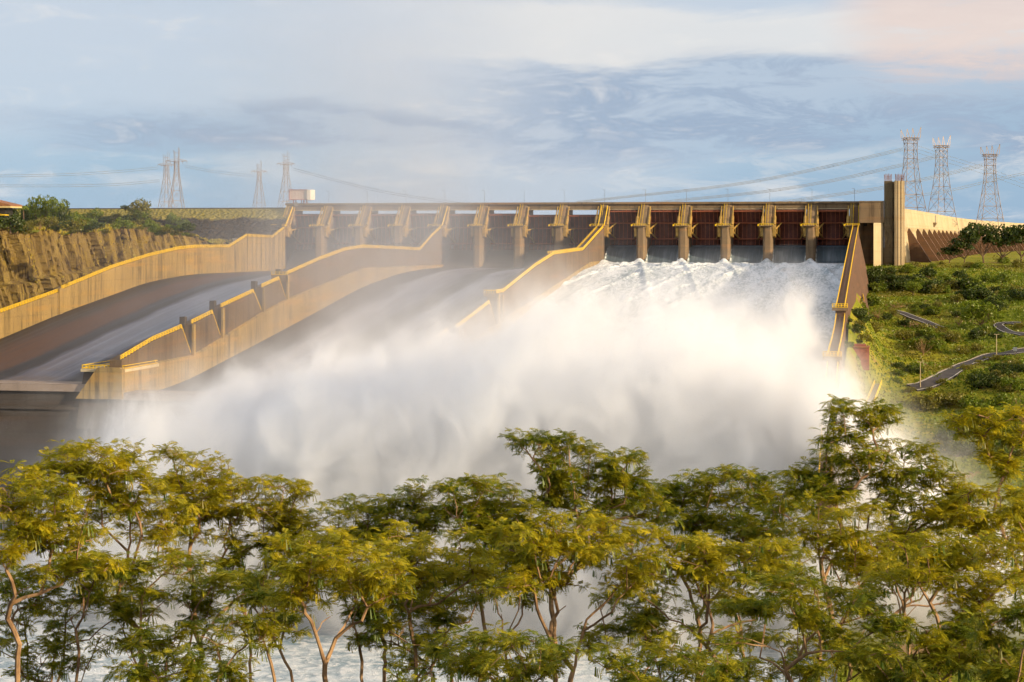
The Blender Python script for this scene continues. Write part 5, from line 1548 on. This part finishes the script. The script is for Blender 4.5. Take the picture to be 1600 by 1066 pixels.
# ------------------------------------------------------------------ spray
def curve1(v, pts, lo, hi):
    """piecewise curve through pts (x, y in metres)"""
    ramp = nt.nodes.new('ShaderNodeFloatCurve'); cu = ramp.mapping.curves[0]
    ys = [p[1] for p in pts]; y0, y1 = min(ys), max(ys)
    q = [((x - lo) / (hi - lo), (y - y0) / (y1 - y0)) for x, y in pts]
    cu.points[0].location = q[0]; cu.points[1].location = q[-1]
    for a in q[1:-1]: cu.points.new(*a)
    ramp.mapping.update()
    nt.links.new(MR(v, lo, hi, 0, 1, False), ramp.inputs['Value'])
    return MA('ADD', MA('MULTIPLY', ramp.outputs[0], y1 - y0), y0)
def volume(name, dens_fn, step, aniso=0.0, col=(.980, .986, .996)):
    m = newmat(name); p = GEO(); s_ = SEP(p)
    d = dens_fn(p, s_)
    v = nt.nodes.new('ShaderNodeVolumePrincipled'); v.inputs['Color'].default_value = (*col, 1)
    v.inputs['Anisotropy'].default_value = aniso
    nt.links.new(d, v.inputs['Density'])
    o = nt.nodes.new('ShaderNodeOutputMaterial'); nt.links.new(v.outputs[0], o.inputs['Volume'])
    m.cycles.volume_step_rate = step
    return m
def plume_d(p, s_):
    x, y, z = s_[0], s_[1], s_[2]
    top = curve1(x, [(-330, -128), (-290, -118), (-262, -98), (-245, -76), (-225, -62), (-195, -56), (-165, -43), (-130, -37), (-95, -30), (-60, -30), (-34, -32), (-16, -42), (2, -66), (25, -84), (60, -108), (90, -126)], -330, 90)
    # bulky billows plus finer torn curls, stretched upwards
    b1 = NOI(p, 1.0, 2, .5, (.021, .021, .012), (3, 1, 0), .4)
    b2 = NOI(p, 1.0, 6, .66, (.058, .058, .043), (9, 4, 2), .9)
    fr = MA('MULTIPLY', MA('SUBTRACT', y, MA('ADD', 500, MA('MULTIPLY', z, -.45))), .8)
    d = MA('MINIMUM', MA('MINIMUM', MA('SUBTRACT', top, z), fr), MA('SUBTRACT', 648, y))
    t = MA('ADD', d, MA('ADD', MA('MULTIPLY', MA('SUBTRACT', b1, .5), 46), MA('MULTIPLY', MA('SUBTRACT', b2, .5), 58)))
    core = MR(t, -3, 9)
    thin = MR(t, -30, 6)
    edge = MA('MULTIPLY', MA('MULTIPLY', MR(y, 654, 646), MR(y, 452, 475)), MA('MULTIPLY', MR(x, 88, 25), MR(x, -298, -262)))
    return MA('MULTIPLY', edge, MA('ADD', MA('MULTIPLY', core, .13), MA('MULTIPLY', MA('POWER', thin, 2.2), .017)))
def veil_d(p, s_):
    x, y, z = s_[0], s_[1], s_[2]
    b1 = NOI(p, 1.0, 2, .5, (.009, .006, .010), (3.4, 1.2, 5), .5)
    b2 = NOI(p, 1.0, 4, .62, (.035, .022, .028), (1, 4, 2), .9)
    n_ = MR(MA('ADD', MA('MULTIPLY', b1, .55), MA('MULTIPLY', b2, .45)), .40, .68)
    # drifts left and upstream while rising; thickest over the left part of the middle chute
    xm = MA('ADD', -205, MA('MULTIPLY', MA('SUBTRACT', y, 650), -.19))
    ex = MA('DIVIDE', MA('SUBTRACT', x, xm), 74.0)
    gx = MA('POWER', 2.718, MA('MULTIPLY', MA('MULTIPLY', ex, ex), -1))
    gz = MA('POWER', 2.718, MA('MULTIPLY', MA('MAXIMUM', 0, MA('ADD', z, 45)), -.013))
    gy = MA('MULTIPLY', MR(y, 560, 660), MR(y, 1146, 960, .45, 1))
    lowm = MA('MULTIPLY', MA('MULTIPLY', MR(z, -58, -80), MA('MULTIPLY', MR(x, 10, -50), MR(x, -428, -340))), MA('MULTIPLY', MR(y, 560, 600), MR(y, 700, 640)))
    g_ = MA('MAXIMUM', MA('MULTIPLY', MA('MULTIPLY', gx, gz), gy), MA('MULTIPLY', lowm, .8))
    return MA('MULTIPLY', g_, MA('MULTIPLY', MA('ADD', n_, .10), .0066))
b = MB(); b.box(-300, 90, 450, 655, -123.9, -2)
o = b.build('spray', volume('spray plume', plume_d, .30)); tag(o, kind='stuff')
b = MB(); b.box(-430, 20, 545, 1148, -120, 118)
o = b.build('mist', volume('drifting mist', veil_d, .5, .45, (.97, .975, .99))); tag(o, kind='stuff')
